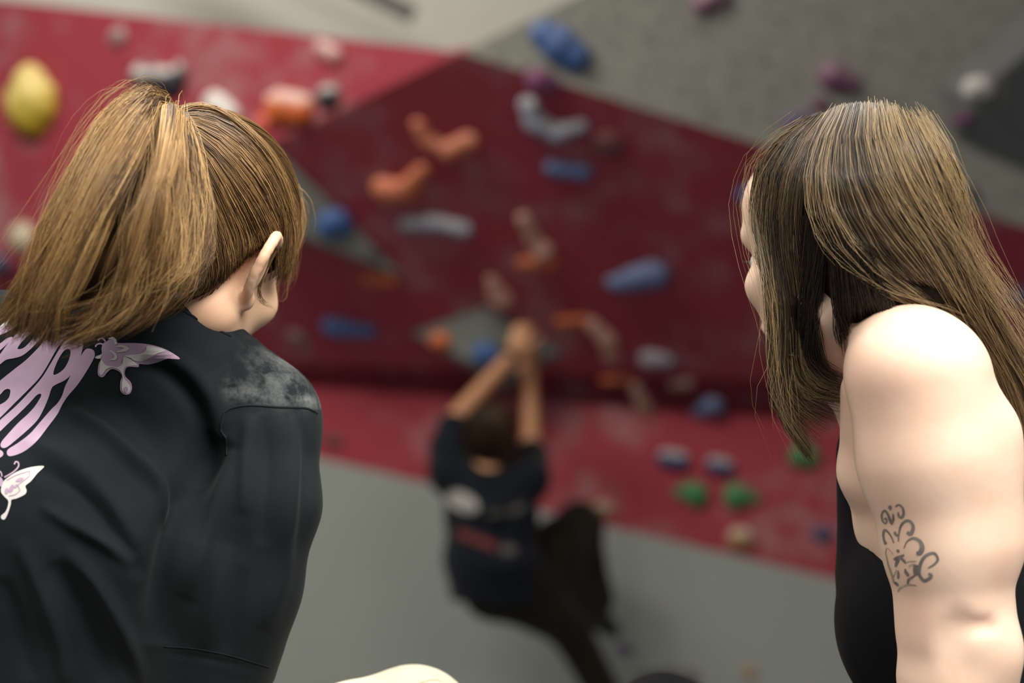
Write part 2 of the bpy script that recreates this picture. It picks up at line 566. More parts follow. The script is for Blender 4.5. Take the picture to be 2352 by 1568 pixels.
def on_volume(vol, px, py):
    """the face of a volume that a hold is bolted to"""
    b = BVHTree.FromPolygons([v.co[:] for v in vol.data.vertices], [list(p.vertices) for p in vol.data.polygons])
    h, n = hit(b, px, py)
    p = np.array(h); n = np.array(n); u = nrm(np.cross((0, 0, 1.0), n)); v = np.cross(n, u)
    return Plane(p, p + u, p + v)

# ---- moulded holds
HM = {k: resin('resin_' + k, c) for k, c in dict(
    blue=(0.012, 0.085, 0.30), navy=(0.02, 0.035, 0.13), orange=(0.62, 0.12, 0.018), pink=(0.50, 0.20, 0.13),
    purple=(0.17, 0.016, 0.11), violet=(0.10, 0.06, 0.2), green=(0.015, 0.19, 0.04), yellow=(0.62, 0.46, 0.015),
    black=(0.025, 0.022, 0.03), white=(0.70, 0.68, 0.62), cream=(0.62, 0.54, 0.34), red=(0.45, 0.07, 0.06),
    tan=(0.42, 0.22, 0.09), maroon=(0.16, 0.02, 0.025), grey=(0.10, 0.10, 0.10), scarlet=(0.75, 0.09, 0.04)).items()}

def hold(path, plane, color, label, chalk=0.3, high=0.8, jug=0.0, group=None, chalk_dir=1.0, cap=False):
    """path: (px, py, radius px) beads of one moulded hold; real size follows from its place on the wall"""
    pts = [plane.at(x, y) for x, y, r in path]
    sc = [np.linalg.norm(plane.at(x + r, y) - p) for (x, y, r), p in zip(path, pts)]
    sc = [min(s, r * p[1] / FPX * 1.12) for s, (x, y, r), p in zip(sc, path, pts)]
    O = np.mean(pts, 0)
    L = [np.array([(p - O) @ plane.u, (p - O) @ plane.v, 0.0]) for p in pts]
    if len(L) == 1: L = [L[0] - np.array([0.012, 0, 0]), L[0] + np.array([0.012, 0, 0])]; sc = sc * 2
    R = max(sc)
    lo = np.min(L, 0) - R * 1.5; hi = np.max(L, 0) + R * 1.5
    lo[2] = -0.02; hi[2] = R * 1.7 * max(high, 1)
    h = max(R / 11, 0.004)
    fd = Field(lo, hi, h)
    for i in range(len(L) - 1):
        fd.cone(L[i], L[i + 1], sc[i], sc[i + 1], R * 0.35, flat=((0, 0, 1), high))
    if jug:                                                    # scooped lip on the upper edge
        for i in range(len(L) - 1):
            up = np.array([0, R * 0.75, R * high * 0.75])
            fd.cone(L[i] + up, L[i + 1] + up, sc[i] * jug, sc[i + 1] * jug, R * 0.2, sub=True)
    fd.cut((0, 0, 0.002), (0, 0, -1), 0.003)
    V, F = fd.mesh()
    N = vnormals(V, F)
    wob = 0.05 * R * (np.sin(V[:, 0] / R * 3.1 + 1) * np.sin(V[:, 1] / R * 2.7) + 0.5 * np.sin(V[:, 0] / R * 7 + V[:, 1] / R * 6))
    V = V + N * wob[:, None] * (V[:, 2] > 0.004)[:, None]
    ck = np.clip(0.35 + 0.75 * chalk_dir * N[:, 1] + 0.35 * N[:, 2], 0, 1) * chalk * 0.85
    if cap: ck = np.clip((N[:, 1] - 0.15) * 2.2 + 0.15 * N[:, 2], 0, 1) * chalk
    B = np.stack([plane.u, plane.v, plane.n], 0)
    nm = 'climbing_hold'
    o = mesh_obj(nm, V @ B, F, HM[color], None, attrs={'chalk': np.clip(ck, 0, 0.95)})
    o.location = O
    tag(o, label, 'climbing hold', group or 'moulded climbing holds')
    # bolt in its recess
    bc = np.mean(L, 0); zt = V[np.argmin(np.linalg.norm(V[:, :2] - bc[:2], axis=1) - V[:, 2] * 0.5)][2]
    t = np.linspace(0, 2 * math.pi, 7)[:-1]
    ring = np.column_stack([0.009 * np.cos(t), 0.009 * np.sin(t)])
    bv = [(bc[0] + a, bc[1] + b, zz) for zz in (zt - 0.006, zt + 0.002) for a, b in ring]
    bf = [[i, (i + 1) % 6, 6 + (i + 1) % 6, 6 + i] for i in range(6)] + [[6, 7, 8, 9, 10, 11]]
    b_ = mesh_obj('bolt', np.array(bv) @ B, bf, M_steel, o, smooth=False)
    return o

# upright red panel
hold([(72, 165, 14), (78, 215, 52), (84, 235, 68)], PA, 'yellow', 'large yellow teardrop climbing hold above the woman with the ponytail', 0.4, 0.9)
hold([(335, 182, 36), (400, 180, 40)], PA, 'black', 'wide black hold with chalk-white rim just above the ponytail', 1.0, 0.75, 0.5, cap=True)
hold([(495, 240, 28), (530, 265, 26)], PA, 'white', 'white chalky hold peeking out behind the ponytailed head', 0.7)
hold([(740, 112, 18), (772, 130, 20)], PA, 'red', 'small chalk-caked red hold under the top edge of the crimson panel', 1.0, 0.9)
hold([(645, 245, 36), (695, 252, 34)], PA, 'orange', 'broad orange hold with chalky top beside a small scarlet one', 0.9, 0.9, cap=True)
hold([(604, 284, 17)], PA, 'scarlet', 'tiny scarlet knob hold tucked against the broad orange hold', 0.15)
hold([(757, 222, 24)], PA, 'black', 'small black hold with dusty top near the panel fold', 0.9, 1.0, cap=True)
hold([(272, 85, 20)], PA, 'maroon', 'chalked-over maroon hold high above the ponytail', 0.75, 0.5)
hold([(55, 545, 30)], PA, 'cream', 'cream hold half hidden by the ponytail near the picture edge', 0.4)
hold([(-6, 600, 28)], PB, 'navy', 'dark navy hold cut off by the picture edge beside the ponytail', 0.2)
# overhang
hold([(962, 285, 17), (985, 322, 20), (1030, 345, 22), (1078, 322, 24)], PB, 'orange', 'U-shaped orange hold, highest orange one on the dark overhang', 0.35, 0.9)
hold([(888, 432, 32), (935, 432, 24), (972, 388, 18)], PB, 'orange', 'L-shaped orange hold below the U-shaped one', 0.25, 0.9)
hold([(1216, 240, 24), (1232, 280, 27), (1280, 303, 24), (1335, 288, 18)], PB, 'blue', 'blue crescent hold with chalk-white inner edge', 1.3, 0.9)
hold([(1240, 182, 34), (1262, 190, 26)], PB, 'purple', 'purple knob hold between the long blue hold and the blue crescent', 0.15, 0.9)
hold([(1395, 330, 36)], PB, 'maroon', 'flat dull plum hold next to the blue crescent', 0.12, 0.4)
hold([(1272, 385, 22), (1340, 393, 23)], PB, 'blue', 'short blue bar hold under the blue crescent', 0.3, 0.8)
hold([(935, 512, 19), (1000, 508, 21), (1068, 524, 20)], PB, 'blue', 'slim blue rail hold almost white with chalk', 1.2, 0.9)
hold([(1205, 500, 19), (1228, 550, 18), (1248, 572, 27)], PB, 'pink', 'bone-shaped salmon hold standing on a flat orange one', 0.45, 0.9)
hold([(1203, 602, 17), (1268, 600, 17)], PB, 'orange', 'flat orange hold directly beneath the bone-shaped salmon hold', 0.15, 0.8)
hold([(1130, 640, 16), (1152, 682, 28)], PB, 'pink', 'salmon hold touching the top of the grey pyramid volume', 0.45, 0.9)
hold([(1410, 648, 22), (1460, 638, 32), (1502, 626, 38)], PB, 'blue', 'big blue pear-shaped hold midway between climber and long-haired woman', 0.4, 0.8)
hold([(768, 748, 27), (852, 758, 17)], PB, 'blue', 'blue wedge hold beside the ponytailed woman\'s shoulder', 0.15, 0.8)
hold([(845, 640, 15), (898, 640, 17)], PB, 'orange', 'dim orange hold at the tip of the long grey wedge volume', 0.1, 0.8)
hold([(1288, 737, 15), (1345, 733, 15)], PB, 'orange', 'narrow orange bar hold just above and beyond the climber\'s hands', 0.1, 0.8)
hold([(1362, 742, 19), (1395, 778, 23), (1406, 820, 19)], PB, 'pink', 'long salmon hold hanging down from the narrow orange bar', 0.5, 0.9)
hold([(1390, 872, 12), (1440, 870, 12)], PB, 'orange', 'thin shaded orange hold near the bottom of the overhang', 0.1, 0.8)
hold([(1460, 885, 15), (1478, 925, 18), (1495, 958, 14)], PB, 'pink', 'lowest salmon hold, slanting across the foot of the overhang', 0.5, 0.9)
hold([(1495, 822, 27), (1528, 826, 24)], PB, 'violet', 'violet hold with chalky face between salmon and blue holds', 0.9, 0.8)
hold([(1550, 882, 15), (1580, 878, 15)], PB, 'pink', 'faint pinkish chip hold above the blue knob', 0.6, 0.6)
hold([(1608, 942, 17), (1638, 928, 28)], PB, 'blue', 'blue knob hold low on the overhang with a chalky side', 0.4, 0.9)
hold([(1722, 445, 22)], PB, 'blue', 'blue hold just showing beside the long-haired woman\'s forehead', 0.1, 0.8)
hold([(2345, 680, 26)], PB, 'navy', 'navy hold beyond the long hair at the picture edge', 0.1, 0.8)
hold([(680, 770, 20), (700, 790, 14)], PB, 'maroon', 'dull maroon hold beside the ponytailed woman\'s jaw', 0.45, 0.5)
hold([(768, 512, 34)], on_volume(VOL2, 768, 512), 'blue', 'round blue hold on the long grey wedge volume', 0.1, 0.7)
hold([(848, 572, 13), (862, 580, 12)], on_volume(VOL2, 850, 572), 'grey', 'little dark grey chip hold near the wedge volume tip', 0.1, 0.7)
hold([(1118, 812, 26)], on_volume(VOL1, 1118, 812), 'blue', 'round blue hold on the grey pyramid by the climber\'s forearm', 0.1, 0.9)
hold([(1012, 782, 20)], on_volume(VOL1, 1012, 782), 'orange', 'small orange knob on the corner of the grey pyramid', 0.15, 0.9)
hold([(1196, 780, 26), (1215, 800, 26)], on_volume(VOL1, 1205, 790), 'grey', 'grey grip in the climber\'s hands', 0.4, 1.0)
# headwall
hold([(1252, 78, 34), (1290, 105, 40), (1322, 128, 36)], PC, 'blue', 'longest blue hold, high up on the grey headwall', 0.22, 0.8)
hold([(1612, 8, 26), (1655, -14, 26)], PC, 'purple', 'purple hold cut by the top edge of the picture', 0.6, 0.9, chalk_dir=0.8)
hold([(1912, 172, 34), (1948, 190, 26)], PC, 'purple', 'bright purple hold above the long-haired woman\'s head', 0.4, 0.9)
hold([(1886, 240, 15)], PC, 'purple', 'tiny dark purple hold under the bright purple one', 0.1, 0.7)
hold([(1815, 278, 20), (1845, 268, 20)], PC, 'violet', 'dull violet hold touching the outline of the long-haired head', 0.35, 0.5)
hold([(2246, 200, 28)], on_volume(VOL3, 2250, 215), 'white', 'round white hold on the dark wedge volume', 0.8, 1.0)
hold([(2212, 272, 18)], on_volume(VOL3, 2214, 272), 'purple', 'small plum hold below the round white one', 0.1, 0.9)
hold([(2296, 170, 10), (2302, 205, 10), (2296, 232, 9)], on_volume(VOL3, 2290, 205), 'grey', 'slim grey chalky hold beside the round white one', 0.6, 0.7)
hold([(2215, 442, 26), (2232, 455, 20)], PC, 'grey', 'dusky grey hold behind the back of the long hair', 0.15, 0.7)
# kick panel
hold([(1530, 1052, 22), (1562, 1058, 24)], PD, 'navy', 'navy hold with chalk on top, nearer the climber of the navy pair', 0.8, 0.9, cap=True)
hold([(1642, 1068, 22), (1668, 1074, 22)], PD, 'navy', 'navy hold with chalk on top, farther from the climber of the pair', 0.8, 0.9, cap=True)
hold([(1556, 1128, 12), (1596, 1134, 32)], PD, 'green', 'green wedge hold pointing towards the climber', 0.15, 0.8)
hold([(1692, 1138, 32), (1738, 1146, 12)], PD, 'green', 'green wedge hold pointing away from the climber', 0.15, 0.8)
hold([(1848, 1046, 30)], PD, 'green', 'round green hold behind the tip of the long hair', 0.15, 0.8)
hold([(1702, 1236, 27)], PD, 'tan', 'tan and orange hold on the lower edge of the red band', 0.7, 0.9, cap=True)
hold([(1890, 1226, 18)], PD, 'navy', 'small navy hold beside the black top of the long-haired woman', 0.1, 0.8)
hold([(760, 1008, 18), (778, 1016, 14)], PD, 'maroon', 'dark maroon chip hold beside the black sleeve', 0.05, 0.5)
hold([(1386, 1168, 18)], PD, 'tan', 'tan foothold by the climber\'s raised knee', 0.5, 0.8)
hold([(1435, 1490, 13)], PG, 'violet', 'little violet foothold beside the climber\'s trailing leg', 0.2, 0.8)
hold([(1722, 1542, 12)], PG, 'tan', 'little brown foothold on the grey slab', 0.25, 0.8)
hold([(1480, 1562, 18), (1540, 1556, 22), (1590, 1556, 18)], PG, 'grey', 'long dark grey sloper hold at the bottom picture edge', 0.1, 0.5)

# padded bench the two women sit on
def rounded_box(name, lo, hi, r, mat, parent=None):
    lo, hi = np.array(lo, float), np.array(hi, float)
    bm = bmesh.new(); bmesh.ops.create_cube(bm, size=1)
    for v in bm.verts: v.co = Vector((lo + hi) / 2 + np.array(v.co) * (hi - lo))
    bmesh.ops.bevel(bm, geom=bm.edges[:], offset=r, segments=3, affect='EDGES')
    me = bpy.data.meshes.new(name); bm.to_mesh(me); bm.free(); me.materials.append(mat)
    o = bpy.data.objects.new(name, me); COL.objects.link(o); o.parent = parent
    return o
bench = bpy.data.objects.new('viewing_bench', None); COL.objects.link(bench)
tag(bench, 'high black padded bench the two seated women share', 'bench')
rounded_box('seat', (-1.3, 1.0, 0.79), (1.3, 2.0, 0.87), 0.02, M_pad, bench)
for xx in (-1.2, 1.12):
    for yy in (1.1, 1.82):
        rounded_box('leg', (xx, yy, 0.0), (xx + 0.08, yy + 0.08, 0.80), 0.008, M_steel, bench)
# ------------------------------------------------------------------ people
M_skinL = skin_mat('skin_warm', (0.78, 0.52, 0.35), (0.74, 0.44, 0.29), 0.25)
M_skinR = skin_mat('skin_pale', (0.84, 0.62, 0.48), (0.77, 0.50, 0.375), 0.2)
M_skinC = skin_mat('skin_tan', (0.50, 0.25, 0.13), (0.46, 0.21, 0.11), 0.1)
M_eye = plain('eye_white', (0.75, 0.73, 0.7), 0.2, 5, 0.02, 0)
M_iris = plain('iris_brown', (0.05, 0.03, 0.02), 0.2, 5, 0.02, 0)
M_tie = plain('blue_elastic', (0.05, 0.16, 0.24), 0.7, 300, 0.2, 0.3)
M_black_tee = cloth_mat('washed_black_cotton', (0.0118, 0.0150, 0.0170), chalk=True, sheen=0.03)
M_black_top = cloth_mat('black_stretch_fabric', (0.007, 0.007, 0.008), sheen=0.02, rough=0.75)
M_cream = cloth_mat('cream_twill', (0.46, 0.42, 0.33), sheen=0.03)
M_cream_seam = plain('cream_seam_thread', (0.50, 0.43, 0.29), 0.8, 200)
M_navy_tee = cloth_mat('faded_navy_cotton', (0.010, 0.012, 0.017), sheen=0.1)
M_olive = cloth_mat('dark_olive_cotton', (0.017, 0.014, 0.009), sheen=0.1)
M_lilac = plain('lilac_shirt_print', (0.44, 0.31, 0.42), 0.75, 60, 0.06, 0.02)
M_printwhite = plain('white_shirt_print', (0.62, 0.59, 0.57), 0.75, 60, 0.04, 0.02)
M_greyish = plain('pale_worn_print', (0.36, 0.35, 0.32), 0.8)
M_ink = plain('grey_tattoo_ink', (0.19, 0.165, 0.15), 0.55, 90, 0.35, 0)
M_ink_soft = plain('faded_tattoo_ink', (0.44, 0.34, 0.27), 0.55, 90, 0.3, 0)
M_hairL = hair_mat('golden_brown_hair', (0.040, 0.020, 0.007), (0.235, 0.130, 0.049), (0.52, 0.325, 0.132), 0.42, 0.4)
M_hairR = hair_mat('ash_brown_hair', (0.016, 0.010, 0.006), (0.085, 0.056, 0.030), (0.36, 0.250, 0.125), 0.33, 0.6)
M_hairC = hair_mat('dark_brown_hair', (0.012, 0.007, 0.003), (0.05, 0.028, 0.012), (0.11, 0.06, 0.025), 0.5, 0.3)
M_hairbase = {m.name: plain('under_' + m.name, c, 0.95, 60, 0.3, 0.2, 0.05) for m, c in ((M_hairL, (0.055, 0.031, 0.013)), (M_hairR, (0.014, 0.010, 0.007)), (M_hairC, (0.022, 0.012, 0.006)))}  # core under the strands coloured dark, as the shade inside the hair
M_shoe = plain('black_rubber_shoe', (0.02, 0.02, 0.02), 0.5)

class Head:
    def __init__(self, origin, F, up=(0, 0, 1), s=1.0):
        self.o = np.asarray(origin, float); self.s = s
        self.F = nrm(F); self.R = nrm(np.cross(self.F, np.asarray(up, float))); self.U = np.cross(self.R, self.F)
        self.A = np.stack([self.R, self.F, self.U])
    def __call__(self, x, y, z):
        return self.o + self.s * (x * self.R + y * self.F + z * self.U)
    def build(self, fd, ears=True, forehead=True):
        s = self.s; E = lambda c, r, k=0.01, sub=False, A=None: fd.ell(self(*c), np.array(r) * s, self.A if A is None else A, k, sub)
        C = lambda a, b, ra, rb, k=0.008, sub=False: fd.cone(self(*a), self(*b), ra * s, rb * s, k, sub)
        E((0, -0.012, 0.035), (0.074, 0.096, 0.084))
        E((0, 0.035, -0.035), (0.056, 0.060, 0.082), 0.03)
        if forehead: E((0, 0.030, 0.048), (0.067, 0.070, 0.060), 0.02)                         # forehead
        for q in (-1, 1):
            C((q * 0.05, -0.005, -0.055), (q * 0.012, 0.072, -0.108), 0.020, 0.016, 0.03)
            E((q * 0.042, 0.062, -0.025), (0.020, 0.020, 0.018), 0.02)          # cheekbone
            C((q * 0.012, 0.090, 0.022), (q * 0.045, 0.074, 0.024), 0.010, 0.009, 0.012)   # brow
            E((q * 0.031, 0.096, 0.000), (0.014, 0.012, 0.010), 0.010, True)    # eye socket
        C((0, 0.088, 0.012), (0, 0.112, -0.026), 0.007, 0.0105, 0.012)          # nose
        for q in (-1, 1): E((q * 0.011, 0.100, -0.030), (0.008, 0.009, 0.007), 0.006)
        C((-0.018, 0.088, -0.062), (0.018, 0.088, -0.062), 0.006, 0.006, 0.008)
        E((0, 0.094, -0.059), (0.014, 0.006, 0.0045), 0.004)
        E((0, 0.093, -0.068), (0.013, 0.006, 0.005), 0.004)
        E((0, 0.098, -0.0635), (0.016, 0.006, 0.0012), 0.002, True)
        E((0, 0.074, -0.108), (0.018, 0.018, 0.016), 0.02)
        if ears:
            for q in (-1, 1):
                self.ear(fd, q)
    def ear(self, fd, q, dx=0.0):
        s = self.s
        # dished pinna: thin plate standing off the skull with a rolled rim and a lobe
        rim = [(0.068, 0.012, 0.012), (0.078, 0.004, 0.027), (0.083, -0.009, 0.030), (0.090, -0.021, 0.021), (0.091, -0.026, 0.003),
               (0.085, -0.020, -0.016), (0.078, -0.008, -0.030), (0.072, 0.002, -0.034)]
        rim = catmull(rim, 26)
        for i in range(len(rim) - 1):
            a, b = rim[i], rim[i + 1]
            fd.cone(self(q * a[0], *a[1:]), self(q * b[0], *b[1:]), 0.0046 * s, 0.0046 * s, 0.003)
        pl = [(0.074, -0.002, 0.015), (0.080, -0.010, 0.004), (0.076, -0.006, -0.012)]
        for (x, y, z), rr in zip(pl, (0.018, 0.019, 0.016)):
            n_ = nrm(q * 0.86 * self.R + 0.5 * self.F)
            fd.cone(self(q * x, y, z), self(q * x, y, z) + 1e-4 * self.U, rr * s, rr * s, 0.006, flat=(n_, 0.22))
        fd.ell(self(q * 0.072, 0.004, -0.034), np.array([0.006, 0.009, 0.010]) * s, self.A, 0.006)
        fd.ell(self(q * 0.066, 0.006, -0.004), np.array([0.012, 0.008, 0.018]) * s, self.A, 0.008)
    def eyes(self, parent):
        for q in (-1, 1):
            bm = bmesh.new(); bmesh.ops.create_uvsphere(bm, u_segments=16, v_segments=10, radius=0.0115 * self.s)
            for v in bm.verts: v.co = v.co + Vector(self(q * 0.031, 0.075, 0.000))
            me = bpy.data.meshes.new('eye'); bm.to_mesh(me); bm.free(); me.materials.append(M_eye)
            o = bpy.data.objects.new('eye', me); COL.objects.link(o); o.parent = parent
            bm = bmesh.new(); bmesh.ops.create_uvsphere(bm, u_segments=12, v_segments=8, radius=0.006 * self.s)
            for v in bm.verts: v.co = v.co + Vector(self(q * 0.031, 0.0816, 0.000))
            me = bpy.data.meshes.new('iris'); bm.to_mesh(me); bm.free(); me.materials.append(M_iris)
            i_ = bpy.data.objects.new('iris', me); COL.objects.link(i_); i_.parent = o
    def brows(self, parent, mat, tone):
        for q in (-1, 1):
            pth = catmull([self(q * 0.012, 0.098, 0.021), self(q * 0.030, 0.093, 0.028), self(q * 0.048, 0.078, 0.022)], 8)
            v, f = tube_mesh(pth[None], np.array([[.0015, .003, .003, .003, .0028, .0025, .002, .001]]), 5)
            mesh_obj('eyebrow', v, f, mat, parent, attrs={'tone': np.full(len(v), tone)})

def hand(fd, wrist, dirv, palm_n, s=1.0, curl=0.5, thumb_side=1):
    """palm + five tapered, bent fingers"""
    d = nrm(dirv); n = nrm(np.asarray(palm_n) - (np.asarray(palm_n) @ d) * d); w = np.cross(d, n) * thumb_side
    W = np.asarray(wrist, float)
    fd.cone(W, W + d * 0.03 * s, 0.025 * s, 0.028 * s, 0.012, flat=(n, 0.65))
    fd.cone(W + d * 0.03 * s, W + d * 0.085 * s, 0.032 * s, 0.038 * s, 0.012, flat=(n, 0.36))
    for j, (off, L) in enumerate(((0.028, 0.072), (0.010, 0.080), (-0.009, 0.075), (-0.027, 0.060))):
        p = W + d * (0.088 - 0.004 * abs(j - 1)) * s + w * off * s
        a = 0.0
        for seg, (fr, r0) in enumerate(((0.45, 0.0088), (0.32, 0.0080), (0.23, 0.0072))):
            a += curl * (0.7, 0.9, 0.6)[seg]
            q = p + (d * math.cos(a) + n * math.sin(a)) * L * fr * s
            fd.cone(p, q, r0 * s, (r0 - 0.0007) * s, 0.004 if seg else 0.007)
            p = q
    p = W + d * 0.028 * s + w * 0.026 * s
    for L, a, r0 in ((0.040, 0.75, 0.012), (0.030, 0.45, 0.0095), (0.024, 0.2, 0.0085)):
        q = p + (d * math.cos(a) + w * math.sin(a) * 0.9 + n * 0.35 * curl) * L * s
        fd.cone(p, q, r0 * s, (r0 - 0.0015) * s, 0.006); p = q

# ---- hair
def hair(guide_sheets, name, mat, parent, core=None, core_tone=0.12, seed=3, extra=None, K=11):
    """guide_sheets: dicts with g (list of guides of 3D points), n strands, thick, clump, rad, tone, tip"""
    rg = np.random.default_rng(seed)
    Vs, Fs, Ts = [], [], []
    base = 0
    ncore = 0
    if core is not None:
        for (v, f) in core:
            ncore += len(f)
            Vs.append(v); Fs.append(f + base); Ts.append(np.full(len(v), core_tone)); base += len(v)
    for sh in guide_sheets:
        G = np.stack([catmull(g, K) for g in sh['g']])           # (m,K,3)
        m, n = len(G), sh['n']
        nc = sh.get('clumps', max(6, n // 28))
        cu = np.sort(rg.random(nc)) * (m - 1); cd = rg.random(nc); ct = rg.normal(0, 1, nc)
        which = rg.integers(0, nc, n)
        su = np.clip(cu[which] + rg.normal(0, sh.get('spread', 0.22), n), 0, m - 1.001)
        cuw = np.clip(cu[which], 0, m - 1.001)
        def interp(u):
            i = u.astype(int); t = (u - i)[:, None, None]
            return G[i] * (1 - t) + G[i + 1] * t
        A = interp(su); B = interp(cuw)
        k = np.linspace(0, 1, K)[None, :, None]
        cl = sh.get('clump', 0.5) * k ** 0.8
        S = A * (1 - cl) + B * cl
        # outward direction: towards the viewer and away from the sheet's inner side
        out = np.asarray(sh.get('out', (0, -1, 0.15)), float); out = out / np.linalg.norm(out)
        depth = (0.55 * cd[which] + 0.45 * rg.random(n)) * sh['thick']
        root = sh.get('root', 0.15)
        prof = root + (1 - root) * np.sin(np.clip(k * 1.25, 0, 1) * math.pi / 2)
        S = S - out * (depth[:, None, None] * prof)
        # slow waviness shared inside a clump plus a little of each strand's own
        ph = rg.random((nc, 3)) * 6.28; fr = 1.0 + 1.6 * rg.random((nc, 1))
        wv = np.sin(k * fr[which][:, None, :] * 4.5 + ph[which][:, None, :]) * sh.get('wave', 0.003) * (0.25 + k)
        ph2 = rg.random((n, 1, 3)) * 6.28
        wv2 = np.sin(k * (5 + 6 * rg.random((n, 1, 1))) + ph2) * sh.get('frizz', 0.0008) * (0.3 + k)
        S = S + wv + wv2 + rg.normal(0, sh.get('jit', 0.0012), (n, 1, 3))
        # trimmed ends
        L = 1 - sh.get('tip', 0.12) * rg.random(n) ** 1.5
        tt = np.linspace(0, 1, K)[None, :] * L[:, None] * (K - 1)
        i0 = np.clip(tt.astype(int), 0, K - 2); fr_ = (tt - i0)[..., None]
        ar = np.arange(n)[:, None]
        S = S[ar, i0] * (1 - fr_) + S[ar, i0 + 1] * fr_
        r = sh['rad'] * (0.7 + 0.6 * rg.random((n, 1))) * (1 - 0.75 * np.linspace(0, 1, K)[None, :] ** 3)
        tone = sh.get('tone', 0.5) + sh.get('tvar', 0.13) * ct[which] + rg.normal(0, sh.get('svar', 0.12), n) - 0.28 * depth / max(sh['thick'], 1e-6) * sh.get('dark_in', 1.0)  # deeper strands get a darker tone: shade painted in
        v, f = tube_mesh(S, r, 3)
        tn = np.repeat(tone[:, None], K, 1) + sh.get('tipgold', 0.0) * np.linspace(0, 1, K)[None, :] ** 1.3
        Vs.append(v); Fs.append(f + base); Ts.append(np.clip(np.repeat(tn.reshape(-1), 3), 0, 1)); base += len(v)
    if extra is not None:
        v, f = tube_mesh(extra, np.full(extra.shape[:2], 0.0004), 3)
        tn = np.clip(rg.normal(0.42, 0.16, len(extra)), 0, 1)
        Vs.append(v); Fs.append(f + base); Ts.append(np.repeat(tn, extra.shape[1] * 3)); base += len(v)
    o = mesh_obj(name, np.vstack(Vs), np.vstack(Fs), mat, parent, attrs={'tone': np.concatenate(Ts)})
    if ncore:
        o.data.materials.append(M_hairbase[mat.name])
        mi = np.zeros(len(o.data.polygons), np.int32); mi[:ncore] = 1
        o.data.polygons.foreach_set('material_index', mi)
    return o

def combed(V, F, bvh, n, step, K, aim, keep, rg):
    """strands combed over the side of a head that the photo does not show; aim(p) gives the combing direction"""
    N = vnormals(V, F)
    ok = np.nonzero((np.einsum('ij,ij->i', N, V - np.array([0, 0, CAMZ])) > 0.0) & keep(V))[0]
    out = []
    for i in rg.choice(ok, n):
        p = V[i].copy(); pts = []
        for _ in range(K):
            h, nn, _, _ = bvh.find_nearest(Vector(p))
            nn = np.array(nn); q = np.array(h) + nn * 0.003
            pts.append(q)
            d = aim(q); d = d - (d @ nn) * nn
            p = q + step * d / max(np.linalg.norm(d), 1e-6)
        out.append(np.array(pts))
    return np.stack(out)

def strands(paths, rad, tone):
    S = np.stack(paths); K = S.shape[1]
    v, f = tube_mesh(S, rad * np.linspace(1, 0.35, K)[None, :] * np.ones((len(S), 1)), 3)
    return v, f

def on(bvh, pts, lift=0.002, fallback=1.4, bvh2=None):
    """guide through photo pixels laid on a surface; points given as (px,py) or (px,py,Y)"""
    out = []
    last = fallback
    for p in pts:
        if len(p) == 3:
            h, n = hit(bvh, p[0], p[1])
            if bvh2 is not None:
                h2, n2 = hit(bvh2, p[0], p[1])
                if h2 is not None and h2.y > p[2] - 0.075 and (h is None or h2.y < h.y): h = h2
            yy = p[2] if h is None else min(p[2], h.y - lift)
            out.append(P(p[0], p[1], yy)); last = yy
        else:
            h, n = hit(bvh, p[0], p[1])
            if h is None: out.append(P(p[0], p[1], last + 0.005))
            else:
                if n.dot(h - CAM) > 0: n = -n
                out.append(np.array(h + n * lift)); last = h.y
    return np.array(out)

def fold_push(V, F, folds, mask=None):
    """real creases: vertices near a fold line (traced in the photo) move in or out along the cloth normal"""
    N = vnormals(V, F)
    px = to_px(V)
    facing = np.einsum('ij,ij->i', N, V - np.array([0, 0, CAMZ])) < 0.0
    disp = np.zeros(len(V))
    for pts, wd, amp in folds:
        q = catmull(pts, 24)
        dmin = np.full(len(V), 1e9); tpar = np.zeros(len(V))
        for i in range(len(q) - 1):
            a, b = q[i], q[i + 1]; ab = b - a
            t = np.clip(((px - a) @ ab) / (ab @ ab + 1e-9), 0, 1)
            d = np.linalg.norm(px - a - t[:, None] * ab, axis=1)
            m = d < dmin
            dmin[m] = d[m]; tpar[m] = (i + t[m]) / (len(q) - 1)
        fade = np.sin(np.clip(tpar, 0.0, 1) * math.pi) ** 0.6
        disp += 1.35 * amp * np.exp(-(dmin / wd) ** 2) * fade
    ok = facing if mask is None else (facing & mask)
    return V + N * (disp * ok)[:, None]

# ================================================================== woman with the ponytail
hL = Head(P(458, 570, 1.45), (0.34, 0.86, -0.30), (0.30, 0, 1), s=1.0)
N0 = P(330, 795, 1.47)
RS, LS = P(592, 962, 1.45), P(-95, 820, 1.43)
T0, T1, T2, T3 = P(245, 930, 1.465), P(120, 1190, 1.405), P(-40, 1720, 1.45), np.array([-0.46, 1.42, 1.0])
latL = nrm(RS - LS)
slv = [P(600, 968, 1.45), P(584, 1150, 1.425), P(545, 1350, 1.43), P(494, 1570, 1.445)]
slr = [0.054, 0.0605, 0.058, 0.0535]
elbR, hanR = P(430, 1730, 1.445), np.array([-0.22, 1.50, 1.03])
elbL, hanL = P(-420, 1560, 1.42), np.array([-0.45, 1.64, 1.02])
kneeR, footR = P(948, 1676, 1.55), np.array([-0.10, 1.78, 0.90])
kneeL, footL = np.array([-0.52, 1.72, 1.0]), np.array([-0.25, 1.86, 0.91])
hipR, hipL = np.array([-0.38, 1.38, 0.98]), np.array([-0.55, 1.38, 0.98])

